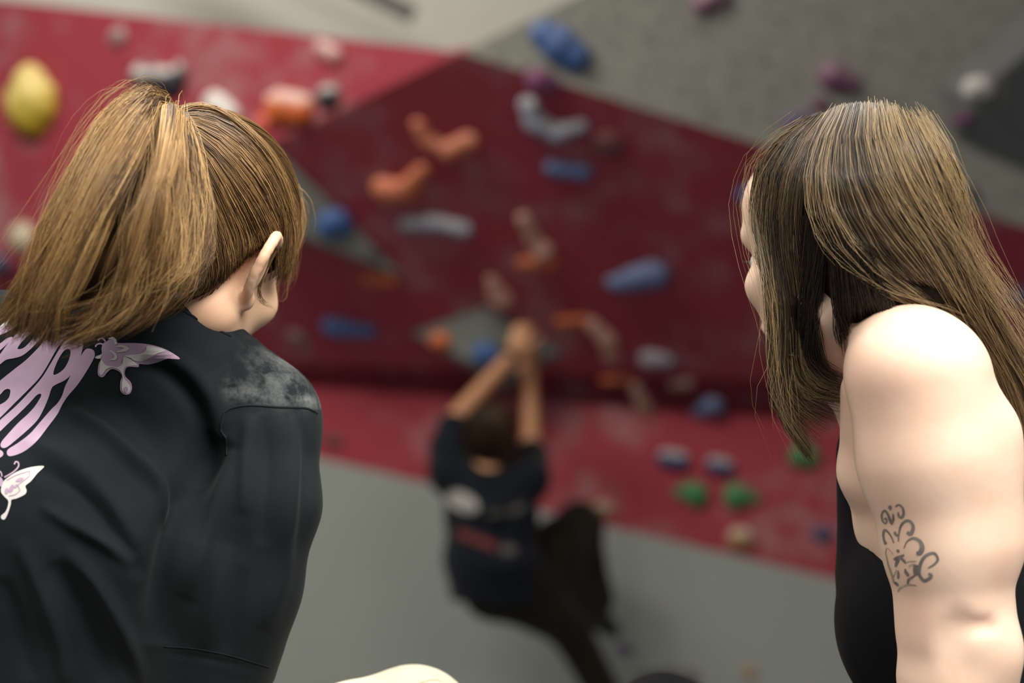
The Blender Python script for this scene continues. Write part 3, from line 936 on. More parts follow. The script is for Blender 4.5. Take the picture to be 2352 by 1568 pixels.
fd = Field((-0.80, 1.20, 0.84), (0.02, 1.98, 1.78), 0.0034)
hL.build(fd, ears=True, forehead=False)
fd.cone(hL(0, 0.0, -0.05), N0 + np.array([0.006, 0.028, 0]), 0.048, 0.052, 0.03)
fd.cone(hL(0, 0.03, -0.085), N0 + np.array([0.03, 0.03, -0.02]), 0.035, 0.05, 0.03)
fd.chain([T0, T1, T2, T3], [0.068, 0.085, 0.085, 0.10], 0.04, flat=(latL, 1.5))
fd.chain([N0, RS], [0.040, 0.034], 0.02); fd.chain([N0, LS], [0.040, 0.034], 0.02)
fd.chain([RS, P(545, 1250, 1.425), P(480, 1590, 1.445), elbR], [0.034, 0.036, 0.040, 0.036], 0.01)
fd.chain([elbR, hanR], [0.036, 0.026], 0.01)
hand(fd, hanR, (0.3, 1, -0.3), (0, 0.3, -1), 0.95, 0.35, 1)
fd.chain([LS, elbL, hanL], [0.045, 0.038, 0.026], 0.02)
hand(fd, hanL, (0.1, 1, -0.2), (0, 0, -1), 0.95, 0.4, -1)
fd.chain([hipR, kneeR - np.array([0, 0, 0.012]), footR], [0.07, 0.045, 0.03], 0.02)
fd.chain([hipL, kneeL, footL], [0.07, 0.045, 0.03], 0.02)
fd.ell(footR + np.array([0.05, 0.08, -0.01]), (0.04, 0.11, 0.025), None, 0.02)
fd.ell(footL + np.array([0.08, 0.03, -0.01]), (0.10, 0.04, 0.025), None, 0.02)
fd.cut((0, 0, 0.874), (0, 0, -1), 0.004)
V, F = fd.mesh(); V = relax(V, F, 1, 0.4)
bodyL = mesh_obj('person', V, F, M_skinL)
tag(bodyL, 'woman with brown ponytail in black printed T-shirt, seated, seen from behind', 'person', 'people in the hall')
bvhLs = bvh_of(V, F)
hL.eyes(bodyL); hL.brows(bodyL, M_hairL, 0.3)

# T-shirt
fd = Field((-0.80, 1.16, 0.90), (-0.10, 1.72, 1.60), 0.0036)
fd.chain([T0, T1, T2, T3], [0.082, 0.102, 0.108, 0.118], 0.05, flat=(latL, 1.6))
fd.chain([P(366, 760, 1.428), P(470, 866, 1.445), RS], [0.055, 0.052, 0.055], 0.045)
fd.chain([P(300, 800, 1.455), LS], [0.055, 0.056], 0.05)
fs = Field((-0.80, 1.16, 0.90), (-0.10, 1.72, 1.60), 0.0036)
fs.chain(slv, slr, 0.02)
fd.chain([LS, P(-330, 1400, 1.42)], [0.055, 0.06], 0.035)
axs = nrm(slv[3] - slv[2])
hem = P(490, 1541, 1.443)
fs.cone(hem - axs * 0.05, hem + axs * 0.06, 0.047, 0.047, 0.003, sub=True)
fs.cut(hem, axs, 0.003)
fd._mix((slice(None),) * 3, fs.f, 0.022, False)
fd.cone(hL(0, 0.0, -0.06), N0 + np.array([0.006, 0.02, 0.03]), 0.036, 0.036, 0.004, sub=True)   # neck opening
V, F = fd.mesh(); V = relax(V, F, 2, 0.5)
folds = [
    ([(300, 838), (375, 850), (440, 915), (468, 1000), (455, 1090)], 20, -0.0075),
    ([(330, 815), (410, 830), (480, 905), (505, 985)], 22, 0.004),
    ([(200, 925), (290, 950), (370, 1030), (420, 1150)], 34, -0.010),
    ([(150, 935), (230, 985), (300, 1050), (372, 1118), (395, 1200)], 17, 0.010),
    ([(40, 1000), (160, 1060), (250, 1150), (310, 1260)], 22, 0.005),
    ([(60, 1060), (170, 1120), (260, 1220), (330, 1330)], 20, -0.006),
    ([(90, 1160), (170, 1205), (250, 1250), (310, 1300)], 15, 0.0075),
    ([(150, 1260), (215, 1330), (265, 1410), (300, 1490), (330, 1568)], 18, 0.008),
    ([(120, 1290), (170, 1370), (220, 1470), (250, 1568)], 24, -0.006),
    ([(40, 1240), (90, 1340), (130, 1450), (150, 1568)], 20, 0.0065),
    ([(0, 1330), (40, 1430), (70, 1560)], 22, -0.005),
    ([(500, 1000), (462, 1080), (420, 1190), (378, 1340), (360, 1480)], 40, -0.018),
    ([(535, 1030), (500, 1120), (462, 1240), (430, 1380)], 24, 0.006),
    ([(575, 950), (565, 1050), (560, 1180)], 15, 0.0045),
    ([(610, 955), (612, 1080), (600, 1250)], 20, -0.0045),
    ([(668, 955), (672, 1100), (650, 1290), (610, 1450)], 24, 0.0055),
    ([(695, 960), (700, 1100), (672, 1280)], 18, -0.0035),
    ([(520, 1250), (495, 1380), (470, 1490)], 22, 0.004),
    ([(560, 1300), (540, 1400), (520, 1500)], 18, -0.003),
    ([(380, 1500), (450, 1508), (540, 1525), (610, 1545)], 5, -0.0012),
]
V = fold_push(V, F, folds)
rgf = np.sin(V[:, 0] * 60 + V[:, 2] * 40) * np.sin(V[:, 2] * 55 - V[:, 0] * 35) * 0.0008
V = V + vnormals(V, F) * rgf[:, None]
px = to_px(V)
ck = np.clip(1 - np.abs((px[:, 1] - (905 + (px[:, 0] - 600) * 0.12)) / 40), 0, 1) * np.clip((px[:, 0] - 500) / 30, 0, 1)
edge = np.exp(-(((px[:, 0] - 650) / 90) ** 2 + ((px[:, 1] - 850) / 70) ** 2))
ck = np.maximum(ck * (px[:, 1] < 938), 0.75 * edge)
tee = mesh_obj('t_shirt', V, F, M_black_tee, bodyL, attrs={'chalk': ck * 0.3})
tee['label'] = 'washed black oversized cotton T-shirt with lilac back print'
bvhT = bvh_of(V, F)
surf_tube('seam', [(514, 948), (530, 938), (570, 931), (640, 935), (700, 937), (729, 948)], bvhT, 0.0011, M_black_tee, tee)
surf_tube('seam', [(514, 948), (507, 985), (520, 1010), (521, 1045)], bvhT, 0.0011, M_black_tee, tee)
surf_tube('hem_stitching', [(376, 1484), (450, 1490), (530, 1506), (618, 1532)], bvhT, 0.0007, M_black_tee, tee)
surf_tube('collar_seam', [(250, 725), (310, 700), (365, 690), (415, 710), (470, 742), (530, 772)], bvhT, 0.0012, M_black_tee, tee)

def CR(pts): return [(x / 2.8, 680 + y / 2.8) for x, y in pts]
glyph_I = CR([(560, 338), (600, 345), (612, 375), (600, 410), (560, 480), (500, 570), (440, 640), (400, 700), (370, 760), (310, 840), (240, 930), (170, 990), (110, 1020), (60, 1030), (45, 1010), (55, 985), (110, 950), (190, 890), (260, 810), (330, 730), (370, 690), (400, 640), (420, 580), (450, 520), (490, 440), (530, 370)])
glyph_R = CR([(500, 257), (535, 275), (540, 300), (515, 400), (470, 490), (420, 540), (350, 575), (330, 600), (310, 660), (280, 730), (240, 800), (170, 870), (100, 930), (40, 975), (8, 972), (10, 940), (60, 880), (120, 815), (180, 760), (225, 710), (262, 650), (262, 630), (235, 640), (190, 690), (130, 750), (60, 815), (-10, 880), (-30, 870), (-10, 812), (100, 712), (200, 607), (270, 525), (320, 445), (380, 345), (420, 290), (460, 262)])
hole_R = CR([(445, 340), (455, 365), (440, 420), (410, 470), (370, 500), (345, 505), (350, 470), (380, 400), (415, 350)])
glyph_U = CR([(445, 225), (375, 325), (270, 505), (180, 605), (90, 695), (0, 785), (-40, 810), (-40, 720), (0, 700), (35, 680), (60, 650), (68, 610), (55, 598), (30, 605), (-10, 640), (-30, 570), (0, 545), (100, 465), (170, 410), (250, 330), (300, 270), (350, 225)])
glyph_P = CR([(-30, 450), (0, 440), (40, 410), (90, 400), (150, 380), (220, 320), (285, 240), (270, 215), (240, 240), (190, 300), (150, 335), (115, 340), (130, 310), (180, 255), (235, 205), (180, 190), (100, 250), (40, 320), (0, 375), (-30, 400)])
glyph_M = CR([(-30, 375), (0, 350), (55, 300), (80, 265), (45, 272), (0, 305), (-30, 300), (-20, 262), (40, 235), (110, 195), (185, 172), (140, 160), (60, 175), (-20, 220), (-60, 300)])
for gl in (([glyph_I, []]), ([glyph_R, [hole_R]]), ([glyph_U, []]), ([glyph_P, []]), ([glyph_M, []])):
    decal('print_letter', [tuple(gl)], bvhT, M_lilac, tee)
wing_l = CR([(690, 290), (720, 262), (750, 275), (760, 300), (850, 300), (950, 308), (1060, 340), (1158, 402), (1080, 400), (1020, 420), (950, 437), (895, 435), (890, 455), (840, 452), (810, 465), (805, 510), (840, 550), (850, 590), (835, 625), (800, 630), (775, 605), (775, 550), (785, 510), (760, 480), (720, 468), (690, 490), (670, 515), (650, 520), (630, 500), (635, 440), (650, 405), (615, 400), (620, 385), (655, 370), (655, 330), (670, 300)])
drop_l = CR([(718, 182), (740, 195), (745, 215), (735, 238), (722, 258), (712, 258), (698, 236), (690, 212), (698, 192)])
ant = [CR(stroke([(682, 292), (662, 272), (642, 274), (632, 286)], 10)), CR(stroke([(668, 310), (642, 305), (622, 314), (616, 326)], 10))]
bfly = decal('print_butterfly', [(wing_l, []), (drop_l, []), (ant[0], []), (ant[1], [])], bvhT, M_lilac, tee)
w1 = CR([(955, 318), (1060, 348), (1010, 368), (950, 398), (900, 415), (860, 410), (840, 395), (800, 382), (850, 374), (910, 365), (940, 345)])
w2 = CR([(655, 410), (680, 440), (720, 450), (760, 455), (790, 430), (800, 388), (850, 412), (886, 440), (840, 444), (802, 460), (795, 510), (810, 540), (833, 570), (840, 595), (825, 618), (797, 618), (785, 595), (786, 550), (791, 520), (772, 475), (725, 456), (685, 470), (660, 505), (642, 495), (646, 440)])
w3 = CR([(745, 322), (790, 314), (825, 325), (830, 340), (800, 355), (750, 358), (785, 342), (800, 332), (780, 326)])
w4 = CR([(705, 345), (740, 360), (757, 385), (745, 408), (710, 408), (735, 395), (738, 378), (722, 362)])
w5 = CR([(698, 272), (732, 262), (752, 285), (756, 305), (742, 308), (735, 288), (718, 277)])
w6 = CR([(622, 392), (655, 376), (650, 398), (630, 402)])
decal('wing_marking', [(w1, []), (w2, []), (w3, []), (w4, []), (w5, []), (w6, [])], bvhT, M_printwhite, bfly, 0.0011)
decal('tail_spot', [(CR(oval(812, 597, 13, 18)), [])], bvhT, M_lilac, bfly, 0.0016)
wing_b = CR([(20, 1195), (60, 1160), (120, 1125), (200, 1100), (285, 1092), (240, 1140), (200, 1190), (165, 1220), (172, 1250), (160, 1275), (110, 1300), (75, 1310), (70, 1340), (50, 1400), (30, 1435), (10, 1430), (10, 1410), (40, 1380), (55, 1320), (30, 1290), (8, 1260), (10, 1225)])
bf2 = decal('print_butterfly', [(wing_b, []), ], bvhT, M_printwhite, tee)
decal('wing_marking', [(CR(oval(75, 1238, 13, 27, 25)), []), (CR(oval(45, 1253, 11, 20, 10)), []), (CR(oval(128, 1182, 26, 11, -20)), []), (CR(oval(105, 1222, 8, 16, 40)), []),
      (CR(stroke([(45, 1185), (110, 1150), (190, 1128)], 5)), []), (CR(stroke([(190, 1128), (185, 1160), (150, 1190), (120, 1215), (130, 1250)], 5)), []), (CR(stroke([(130, 1250), (100, 1275), (60, 1285)], 5)), [])], bvhT, M_lilac, bf2, 0.0011)
decal('print_butterfly_body', [(CR([(-30, 1150), (0, 1160), (20, 1185), (15, 1215), (0, 1225), (-30, 1230)]), []), (CR(stroke([(30, 1165), (85, 1132), (118, 1098), (118, 1072), (102, 1066), (92, 1082)], 9)), []),
      (CR(stroke([(14, 1160), (8, 1135), (-10, 1120)], 8)), []), (CR([(-30, 985), (0, 990), (20, 1005), (20, 1025), (0, 1040), (-30, 1045)]), [])], bvhT, M_lilac, tee)
decal('print_flower', [(CR([(-40, 225), (10, 185), (55, 150), (80, 110), (120, 100), (150, 120), (175, 150), (110, 170), (60, 185), (10, 212)]), [])], bvhT, M_printwhite, tee)

# cream trousers: seat, both legs, one knee drawn up
fd = Field((-0.78, 1.18, 0.86), (0.06, 1.90, 1.25), 0.004)
fd.chain([hipR, P(815, 1722, 1.52), kneeR], [0.088, 0.064, 0.061], 0.03)
fd.chain([kneeR, footR], [0.060, 0.055], 0.02)
fd.chain([hipL, kneeL, footL], [0.088, 0.062, 0.05], 0.03)
fd.chain([np.array([-0.56, 1.34, 0.98]), np.array([-0.37, 1.34, 0.98])], [0.10, 0.10], 0.03)
fd.cut((0, 0, 0.872), (0, 0, -1), 0.004)
V, F = fd.mesh(); V = relax(V, F, 2, 0.5)
trL = mesh_obj('trousers', V, F, M_cream, bodyL)
bvhTr = bvh_of(V, F)
surf_tube('trouser_seam', [(880, 1590), (960, 1568), (1000, 1560), (1022, 1572), (1030, 1600)], bvhTr, 0.0011, M_cream_seam, trL)

# hair: slicked scalp, tie, ponytail
fd = Field(hL.o - 0.19, hL.o + 0.19, 0.0036)
fd.ell(hL(0, -0.014, 0.037), np.array([0.0785, 0.101, 0.090]) * hL.s, hL.A, 0.01)
fd.ell(hL(0, -0.055, -0.020), np.array([0.062, 0.050, 0.055]) * hL.s, hL.A, 0.03)
fd.cut(hL(0, 0.088, 0.03), hL.A[1] * 0.9 + hL.A[2] * -0.45, 0.01)
fd.cut(hL(0, 0.0, -0.052), hL.A[1] * 0.62 - hL.A[2] * 0.78, 0.01)
for q in (-1, 1):
    fd.ell(hL(q * 0.085, -0.004, -0.030), np.array([0.035, 0.032, 0.045]) * hL.s, hL.A, 0.01, True)
scalpV, scalpF = fd.mesh(); scalpV = relax(scalpV, scalpF, 1)
bvS = bvh_of(scalpV, scalpF)
tie = np.array(on(bvS, [(392, 285)], 0.012)[0])
TY = tie[1]
fd = Field(P(-40, 820, 1.46) - np.array([0.02, 0.3, 0.02]), P(560, 150, 1.2) + np.array([0.05, 0.32, 0.02]), 0.005)
def core_chain(pts, rad, k=0.02): fd.chain([P(*p) for p in pts], rad, k)
core_chain([(392, 285, TY), (340, 320, TY - .03), (255, 450, TY - .055), (180, 600, TY - .065), (160, 680, TY - .06)], [0.010, 0.020, 0.028, 0.024, 0.014])
core_chain([(395, 290, TY), (388, 380, TY - .025), (375, 500, TY - .035), (325, 610, TY - .045), (240, 690, TY - .05)], [0.010, 0.022, 0.030, 0.026, 0.012])
pcV, pcF = fd.mesh(); pcV = relax(pcV, pcF, 1)
def YL(t): return [TY - a for a in t]
def guides(rows, ys): return [np.array([P(x, y, yy) for (x, y), yy in zip(r, ys_)]) for r, ys_ in zip(rows, ys)]
o_rows = [
    [(392, 272), (350, 205), (255, 245), (165, 385), (95, 540), (40, 660), (-20, 735)],
    [(392, 272), (352, 212), (275, 275), (190, 415), (120, 570), (62, 690), (10, 760)],
    [(392, 274), (356, 222), (296, 305), (220, 445), (150, 600), (92, 715), (75, 770)],
    [(394, 276), (362, 232), (316, 332), (244, 470), (172, 615), (116, 722), (105, 782)]]
o_y = [YL((0, .02, .05, .075, .085, .085, .07)), YL((0, .03, .075, .105, .115, .105, .09)), YL((0, .035, .09, .12, .125, .115, .10)),
       YL((0, .035, .09, .12, .125, .115, .10))]
i_rows = [
    [(396, 276), (370, 245), (352, 360), (326, 500), (282, 630), (205, 735), (112, 778)],
    [(398, 276), (380, 245), (378, 365), (352, 505), (300, 640), (225, 725), (140, 765)],
    [(402, 278), (398, 252), (408, 370), (396, 505), (355, 630), (280, 712), (185, 758)],
    [(405, 280), (412, 268), (432, 375), (432, 500), (400, 615), (325, 695), (225, 748)],
    [(408, 284), (420, 285), (446, 385), (458, 500), (434, 600), (370, 675), (270, 735)],
    [(410, 288), (424, 300), (452, 400), (468, 500), (452, 590), (405, 650), (330, 710)]]
i_y = [YL((0, .03, .075, .095, .105, .105, .10)), YL((0, .035, .085, .105, .11, .108, .10)), YL((0, .035, .08, .10, .108, .105, .10)),
       YL((0, .03, .06, .085, .095, .10, .095)), YL((0, .02, .04, .06, .08, .09, .09)), YL((0, .015, .03, .045, .065, .075, .08))]
l_rows = [  # light lock falling from the tie over the inner hair
    [(398, 268), (380, 232), (368, 330), (340, 430), (300, 520), (262, 620), (215, 690)],
    [(404, 270), (400, 245), (392, 340), (372, 440), (345, 540), (318, 620), (290, 680)],
    [(410, 276), (418, 268), (418, 350), (410, 440), (400, 530), (402, 600), (390, 640)]]
l_y = [YL((0, .045, .098, .122, .128, .125, .115)), YL((0, .045, .10, .122, .124, .12, .112)), YL((0, .035, .08, .10, .105, .10, .09))]
s_rows = [
    [(418, 268), (470, 262), (540, 290), (600, 345), (645, 420), (668, 490), (672, 560)],
    [(420, 276), (485, 290), (560, 340), (615, 410), (648, 490), (660, 560), (650, 600)],
    [(420, 286), (490, 318), (560, 385), (605, 455), (635, 520), (640, 560), (632, 590)],
    [(420, 296), (480, 345), (540, 420), (582, 490), (605, 535), (606, 545), (606, 550)],
    [(420, 304), (468, 370), (515, 460), (545, 530), (552, 570), (550, 590), (548, 600)],
    [(418, 312), (452, 400), (484, 500), (503, 570), (508, 615), (505, 635), (500, 645)],
    [(414, 316), (432, 420), (450, 530), (460, 600), (462, 640), (455, 660), (448, 668)],
    [(404, 318), (408, 430), (412, 540), (412, 610), (408, 650), (404, 672), (398, 685)]]
s_g = []
for r in s_rows:
    s_g.append(on(bvS, r, 0.003, TY))
top_g = [on(bvS, [(x - 8 * i, y - 2 * i) for x, y in [(418, 268), (462, 256), (520, 274), (580, 322), (620, 370), (650, 430), (668, 500)]], 0.004, TY) for i in range(2)]
sheets = [
    dict(g=guides(o_rows, o_y), n=4600, thick=0.028, rad=0.00034, tone=0.54, tvar=0.22, clumps=110, clump=0.5, wave=0.0055, frizz=0.0016, tip=0.30, jit=0.0018, spread=0.28, root=0.12),
    dict(g=guides(i_rows, i_y), n=4300, thick=0.032, rad=0.00034, tone=0.42, tvar=0.24, clumps=100, clump=0.62, wave=0.0075, frizz=0.0018, tip=0.34, jit=0.002, spread=0.28, root=0.12),
    dict(g=guides(l_rows, l_y), n=620, thick=0.006, rad=0.00034, tone=0.72, tvar=0.22, clump=0.75, clumps=18, wave=0.006, tip=0.35, spread=0.12),
    dict(g=s_g, n=4200, thick=0.003, rad=0.00033, tone=0.32, tvar=0.20, svar=0.12, clump=0.30, clumps=170, wave=0.0010, tip=0.08, jit=0.0007, spread=0.14, root=0.9, dark_in=0.6),
    dict(g=top_g, n=500, thick=0.004, rad=0.0003, tone=0.62, clump=0.2, wave=0.0016, tip=0.3, jit=0.0015, spread=0.4, root=0.5),
    # flyaways
    dict(g=[g + np.array([-0.010 * a, -0.004, 0.004 * a]) for a, g in zip((1.2, 0.7, 0.3), guides(o_rows, o_y)[:3])], n=110, thick=0.02, rad=0.00014, tone=0.75, clump=0.0, wave=0.010, tip=0.6, jit=0.006, spread=0.6, root=0.1, frizz=0.003),
    dict(g=guides(i_rows, i_y), n=170, thick=-0.012, rad=0.00016, tone=0.8, clump=0.0, wave=0.012, tip=0.6, jit=0.005, spread=0.8, root=0.1, frizz=0.003),
]
# soft wisps in front of the ear and at the temple, baby hair on the nape
def wisp(p, Y): return np.array([P(x, y, yy) for (x, y), yy in zip(p, Y)])
tw = [wisp([(655, 440), (685, 470), (690, 530), (672, 590), (655, 640), (640, 690), (622, 712)], [1.50] * 7),
      wisp([(640, 420), (676, 440), (692, 500), (682, 560), (666, 610), (640, 650), (600, 680)], [1.51] * 7)]
sb = [wisp([(600, 400), (632, 450), (650, 510), (650, 560), (642, 610), (632, 640)], [1.40, 1.405, 1.415, 1.42, 1.425, 1.43]),
      wisp([(625, 400), (660, 450), (674, 510), (672, 570), (660, 620), (648, 650)], [1.42, 1.43, 1.44, 1.445, 1.45, 1.455])]
sheets.append(dict(g=sb, n=420, thick=0.010, rad=0.0003, tone=0.45, tvar=0.15, clump=0.4, clumps=26, wave=0.003, tip=0.45, jit=0.002, spread=0.3, root=0.6))
sheets.append(dict(g=tw, n=70, thick=0.008, rad=0.00024, tone=0.62, clump=0.3, wave=0.006, tip=0.75, jit=0.003, spread=0.5))
nw = [wisp([(500, 640), (510, 665), (512, 690), (505, 710)], [1.425] * 4), wisp([(430, 660), (445, 690), (450, 710), (448, 725)], [1.41] * 4)]
sheets.append(dict(g=nw, n=160, thick=0.006, rad=0.0002, tone=0.72, clump=0.4, wave=0.004, tip=0.7, jit=0.003, spread=0.5))
cw = [wisp([(640, 560), (612, 620), (590, 670), (600, 705), (640, 715)], [1.425, 1.42, 1.42, 1.425, 1.44]), wisp([(636, 560), (616, 620), (600, 660), (602, 680), (604, 690)], [1.425, 1.42, 1.42, 1.42, 1.42])]
sheets.append(dict(g=cw, n=14, thick=0.001, rad=0.0003, tone=0.35, clump=0.6, clumps=2, wave=0.002, tip=0.2, jit=0.0006, spread=0.1))
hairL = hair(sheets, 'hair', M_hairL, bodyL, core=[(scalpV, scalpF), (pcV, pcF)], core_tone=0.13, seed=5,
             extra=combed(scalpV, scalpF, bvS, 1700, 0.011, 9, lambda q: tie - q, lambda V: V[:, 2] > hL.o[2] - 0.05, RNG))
hairL['label'] = 'golden brown hair gathered in a high ponytail'
tt = np.linspace(0, 2 * math.pi, 25)
tdir = nrm(np.array(guides(i_rows, i_y)[2][1]) - tie); ta = nrm(np.cross(tdir, (0, 1, 0.3))); tb = np.cross(tdir, ta)
ring = tie - np.array([-0.004, -0.004, 0.010]) + 0.0125 * (np.cos(tt)[:, None] * ta + np.sin(tt)[:, None] * tb)
tv, tf = tube_mesh(ring[None], np.full((1, 25), 0.0042), 8)
mesh_obj('hair_tie', tv, tf, M_tie, bodyL)
# ================================================================== woman with long loose hair
def nrm_axes(z):
    z = nrm(z); y = nrm(np.cross(z, (1, 0, 0.01))); x = np.cross(y, z)
    return np.stack([x, y, z])
hR = Head(P(1940, 574, 1.42), (-0.60, 0.77, -0.12), s=1.0)
FR = nrm((-0.95, 0.30, 0)); latR = nrm(np.cross((0, 0, 1), FR))          # her left, towards the viewer
sh = [P(2112, 876, 1.33), P(2142, 1050, 1.33), P(2180, 1250, 1.33), P(2194, 1420, 1.33)]
T0 = sh[0] - latR * 0.165 + np.array([0.0, 0, -0.05]); T1 = T0 + np.array([0.01, 0, -0.16]); T2 = np.array([0.44, 1.47, 1.12]); T3 = np.array([0.47, 1.45, 0.98])
NB = T0 + np.array([-0.005, 0.0, 0.075])
elb = P(2196, 1452, 1.33); wri = np.array([0.40, 1.32, 0.965])
LSo = T0 - latR * 0.17 + np.array([0, 0, 0.03])

fd = Field((0.02, 1.18, 0.86), (0.66, 2.0, 1.70), 0.0034)
hR.build(fd, ears=False)
fd.cone(hR(0, -0.02, -0.05), NB, 0.050, 0.056, 0.03)
fd.cone(hR(0, 0.03, -0.085), NB + np.array([-0.02, 0, -0.04]), 0.034, 0.05, 0.03)
fd.chain([T0, T1, T2, T3], [0.078, 0.078, 0.085, 0.10], 0.04, flat=(latR, 1.5))
fd.chain([NB, T0 + latR * 0.13], [0.045, 0.05], 0.04); fd.chain([NB, LSo], [0.045, 0.055], 0.04)
# near arm, straight and propped on the bench
fd.chain(sh, [0.0625, 0.0635, 0.056, 0.0475], 0.02)
fd.ell(P(2078, 832, 1.33), (0.046, 0.052, 0.047), None, 0.02)
fd.cone(P(2255, 1000, 1.325), P(2250, 1230, 1.32), 0.030, 0.030, 0.03)                # triceps
fd.chain([sh[3], elb, P(2198, 1560, 1.33), P(2196, 1700, 1.33), wri], [0.0475, 0.0475, 0.0495, 0.042, 0.026], 0.015)
fd.ell(P(2285, 1500, 1.30), (0.022, 0.020, 0.026), None, 0.02)                         # elbow bone
fd.ell(P(2186, 1468, 1.2750), (0.011, 0.0105, 0.022), nrm_axes((0.5, 0, 1.0)), 0.014, True)
fd.cone(P(2200, 1448, 1.2735), P(2268, 1436, 1.280), 0.0045, 0.003, 0.012, sub=True)                 # dimple
hand(fd, wri, (-0.35, 0.6, -0.72), (0.2, -0.6, -0.75), 0.95, 0.2, -1)
# fold of the chest in front of the armpit
fd.cone(P(2010, 900, 1.38), P(2014, 1080, 1.41), 0.031, 0.034, 0.006)
fd.cone(P(2014, 1080, 1.41), P(2062, 1200, 1.43), 0.034, 0.037, 0.012)
fd.cone(P(2062, 1200, 1.43), P(2105, 1290, 1.44), 0.037, 0.034, 0.012)
for q in (0.07, -0.07):
    fd.ell(T1 + FR * 0.028 + latR * q + np.array([0, 0, -0.02]), (0.046, 0.046, 0.05), None, 0.03)
fd.chain([LSo, np.array([0.44, 1.70, 1.22]), np.array([0.46, 1.68, 0.99])], [0.05, 0.038, 0.027], 0.02)
hand(fd, np.array([0.46, 1.68, 0.985]), (-0.35, 0.6, -0.7), (0.2, -0.6, -0.75), 0.95, 0.2, 1)
fd.chain([np.array([0.45, 1.38, 0.97]), np.array([0.12, 1.62, 0.98]), np.array([0.12, 1.85, 0.90])], [0.07, 0.05, 0.03], 0.02)
fd.chain([np.array([0.48, 1.55, 0.97]), np.array([0.18, 1.82, 1.04]), np.array([0.10, 1.90, 0.90])], [0.07, 0.05, 0.03], 0.02)
fd.cut((0, 0, 0.874), (0, 0, -1), 0.004)
V, F = fd.mesh(); V = relax(V, F, 1, 0.4)
bodyR = mesh_obj('person', V, F, M_skinR)
tag(bodyR, 'woman with long loose hair in sleeveless black top, tattoo on her bare arm', 'person', 'people in the hall')
bvhR = bvh_of(V, F)
hR.eyes(bodyR); hR.brows(bodyR, M_hairR, 0.2)
lash = [catmull([hR(q * x, 0.0885, 0.001 + z), hR(q * x * 1.03, 0.0915, 0.001 + z), hR(q * x * 1.05, 0.094, 0.003 + z)], 6) for q in (-1, 1) for x, z in ((0.020, 0), (0.024, .001), (0.028, .002), (0.032, .002), (0.036, .001))]
lv, lf = tube_mesh(np.stack(lash), np.linspace(0.0007, 0.0002, 6)[None] * np.ones((10, 1)), 4)
mesh_obj('eyelashes', lv, lf, M_hairR, bodyR, attrs={'tone': np.zeros(len(lv))})['kind'] = 'stuff'

# tattoo: curling ornament laid into the skin of the upper arm
def TT(pts): return [(1980 + x / 5.6, 1120 + y / 5.6) for x, y in pts]
dark = [([(300, 460), (265, 420), (255, 340), (290, 290), (330, 330), (370, 430), (390, 470)], [16, 18, 18, 20, 22, 30, 12]),
        ([(385, 470), (405, 400), (400, 330)], [10, 24, 14]), ([(300, 460), (320, 430), (310, 390), (285, 400)], 16),
        ([(365, 225), (362, 250), (366, 280)], [20, 40, 14]),
        ([(430, 240), (470, 215), (520, 250), (535, 320), (515, 375), (475, 360), (465, 310)], [14, 18, 22, 26, 28, 26, 18]),
        ([(470, 690), (475, 600), (500, 490), (560, 425), (620, 430), (660, 500), (630, 590), (580, 570)], [10, 16, 22, 26, 28, 34, 40, 34]),
        ([(410, 710), (385, 640), (340, 570), (290, 540), (275, 610), (290, 680), (310, 720)], [10, 16, 18, 22, 22, 24, 34]),
        ([(425, 560), (430, 590), (455, 610), (470, 590)], [26, 30, 22, 12]),
        ([(540, 780), (580, 690), (660, 645), (740, 680), (775, 760), (750, 830), (700, 840)], [10, 14, 28, 38, 50, 54, 34]),
        ([(850, 1030), (930, 980), (975, 920), (945, 850), (890, 840), (810, 880), (760, 960), (735, 1060), (745, 1130), (800, 1190), (870, 1160), (890, 1120), (855, 1100)], [12, 22, 26, 28, 30, 32, 34, 36, 34, 34, 34, 34, 22]),
        ([(465, 790), (465, 810), (468, 830)], [22, 34, 18]), ([(410, 920), (460, 900), (545, 860)], [22, 40, 18]), ([(430, 1015), (450, 960), (480, 910)], [16, 34, 20]), ([(500, 900), (540, 935), (565, 970)], [20, 30, 14]),
        ([(555, 1040), (570, 1090), (600, 1120), (575, 1130)], [14, 34, 22, 12]), ([(690, 990), (695, 1060), (690, 1120)], [50, 60, 40]), ([(590, 1230), (600, 1180), (640, 1150), (690, 1120)], [22, 26, 22, 16]),
        ([(465, 1060), (468, 1110), (465, 1165)], [12, 24, 20]), ([(420, 1215), (450, 1235), (470, 1250)], [26, 30, 16])]
soft = [([(320, 770), (305, 830), (325, 930), (340, 990), (370, 1080), (395, 1160), (410, 1220)], [12, 14, 18, 22, 26, 24, 18]), ([(330, 775), (370, 810), (400, 850)], 12),
        ([(570, 960), (620, 945), (700, 945)], 14), ([(460, 1330), (500, 1280), (590, 1245), (700, 1255)], [16, 22, 22, 14]), ([(600, 1010), (650, 985), (690, 990)], 24), ([(400, 1150), (430, 1090), (440, 1050)], 12)]
tat = decal('tattoo', [(TT(stroke(a, np.asarray(b) * 1.2)), []) for a, b in dark], bvhR, M_ink, bodyR, 0.0004, 6, smooth=False)
tat['label'] = 'grey curling tattoo on the upper arm'
decal('tattoo_shading', [(TT(stroke(a, b)), []) for a, b in soft], bvhR, M_ink_soft, tat, 0.0003, 6, smooth=False)

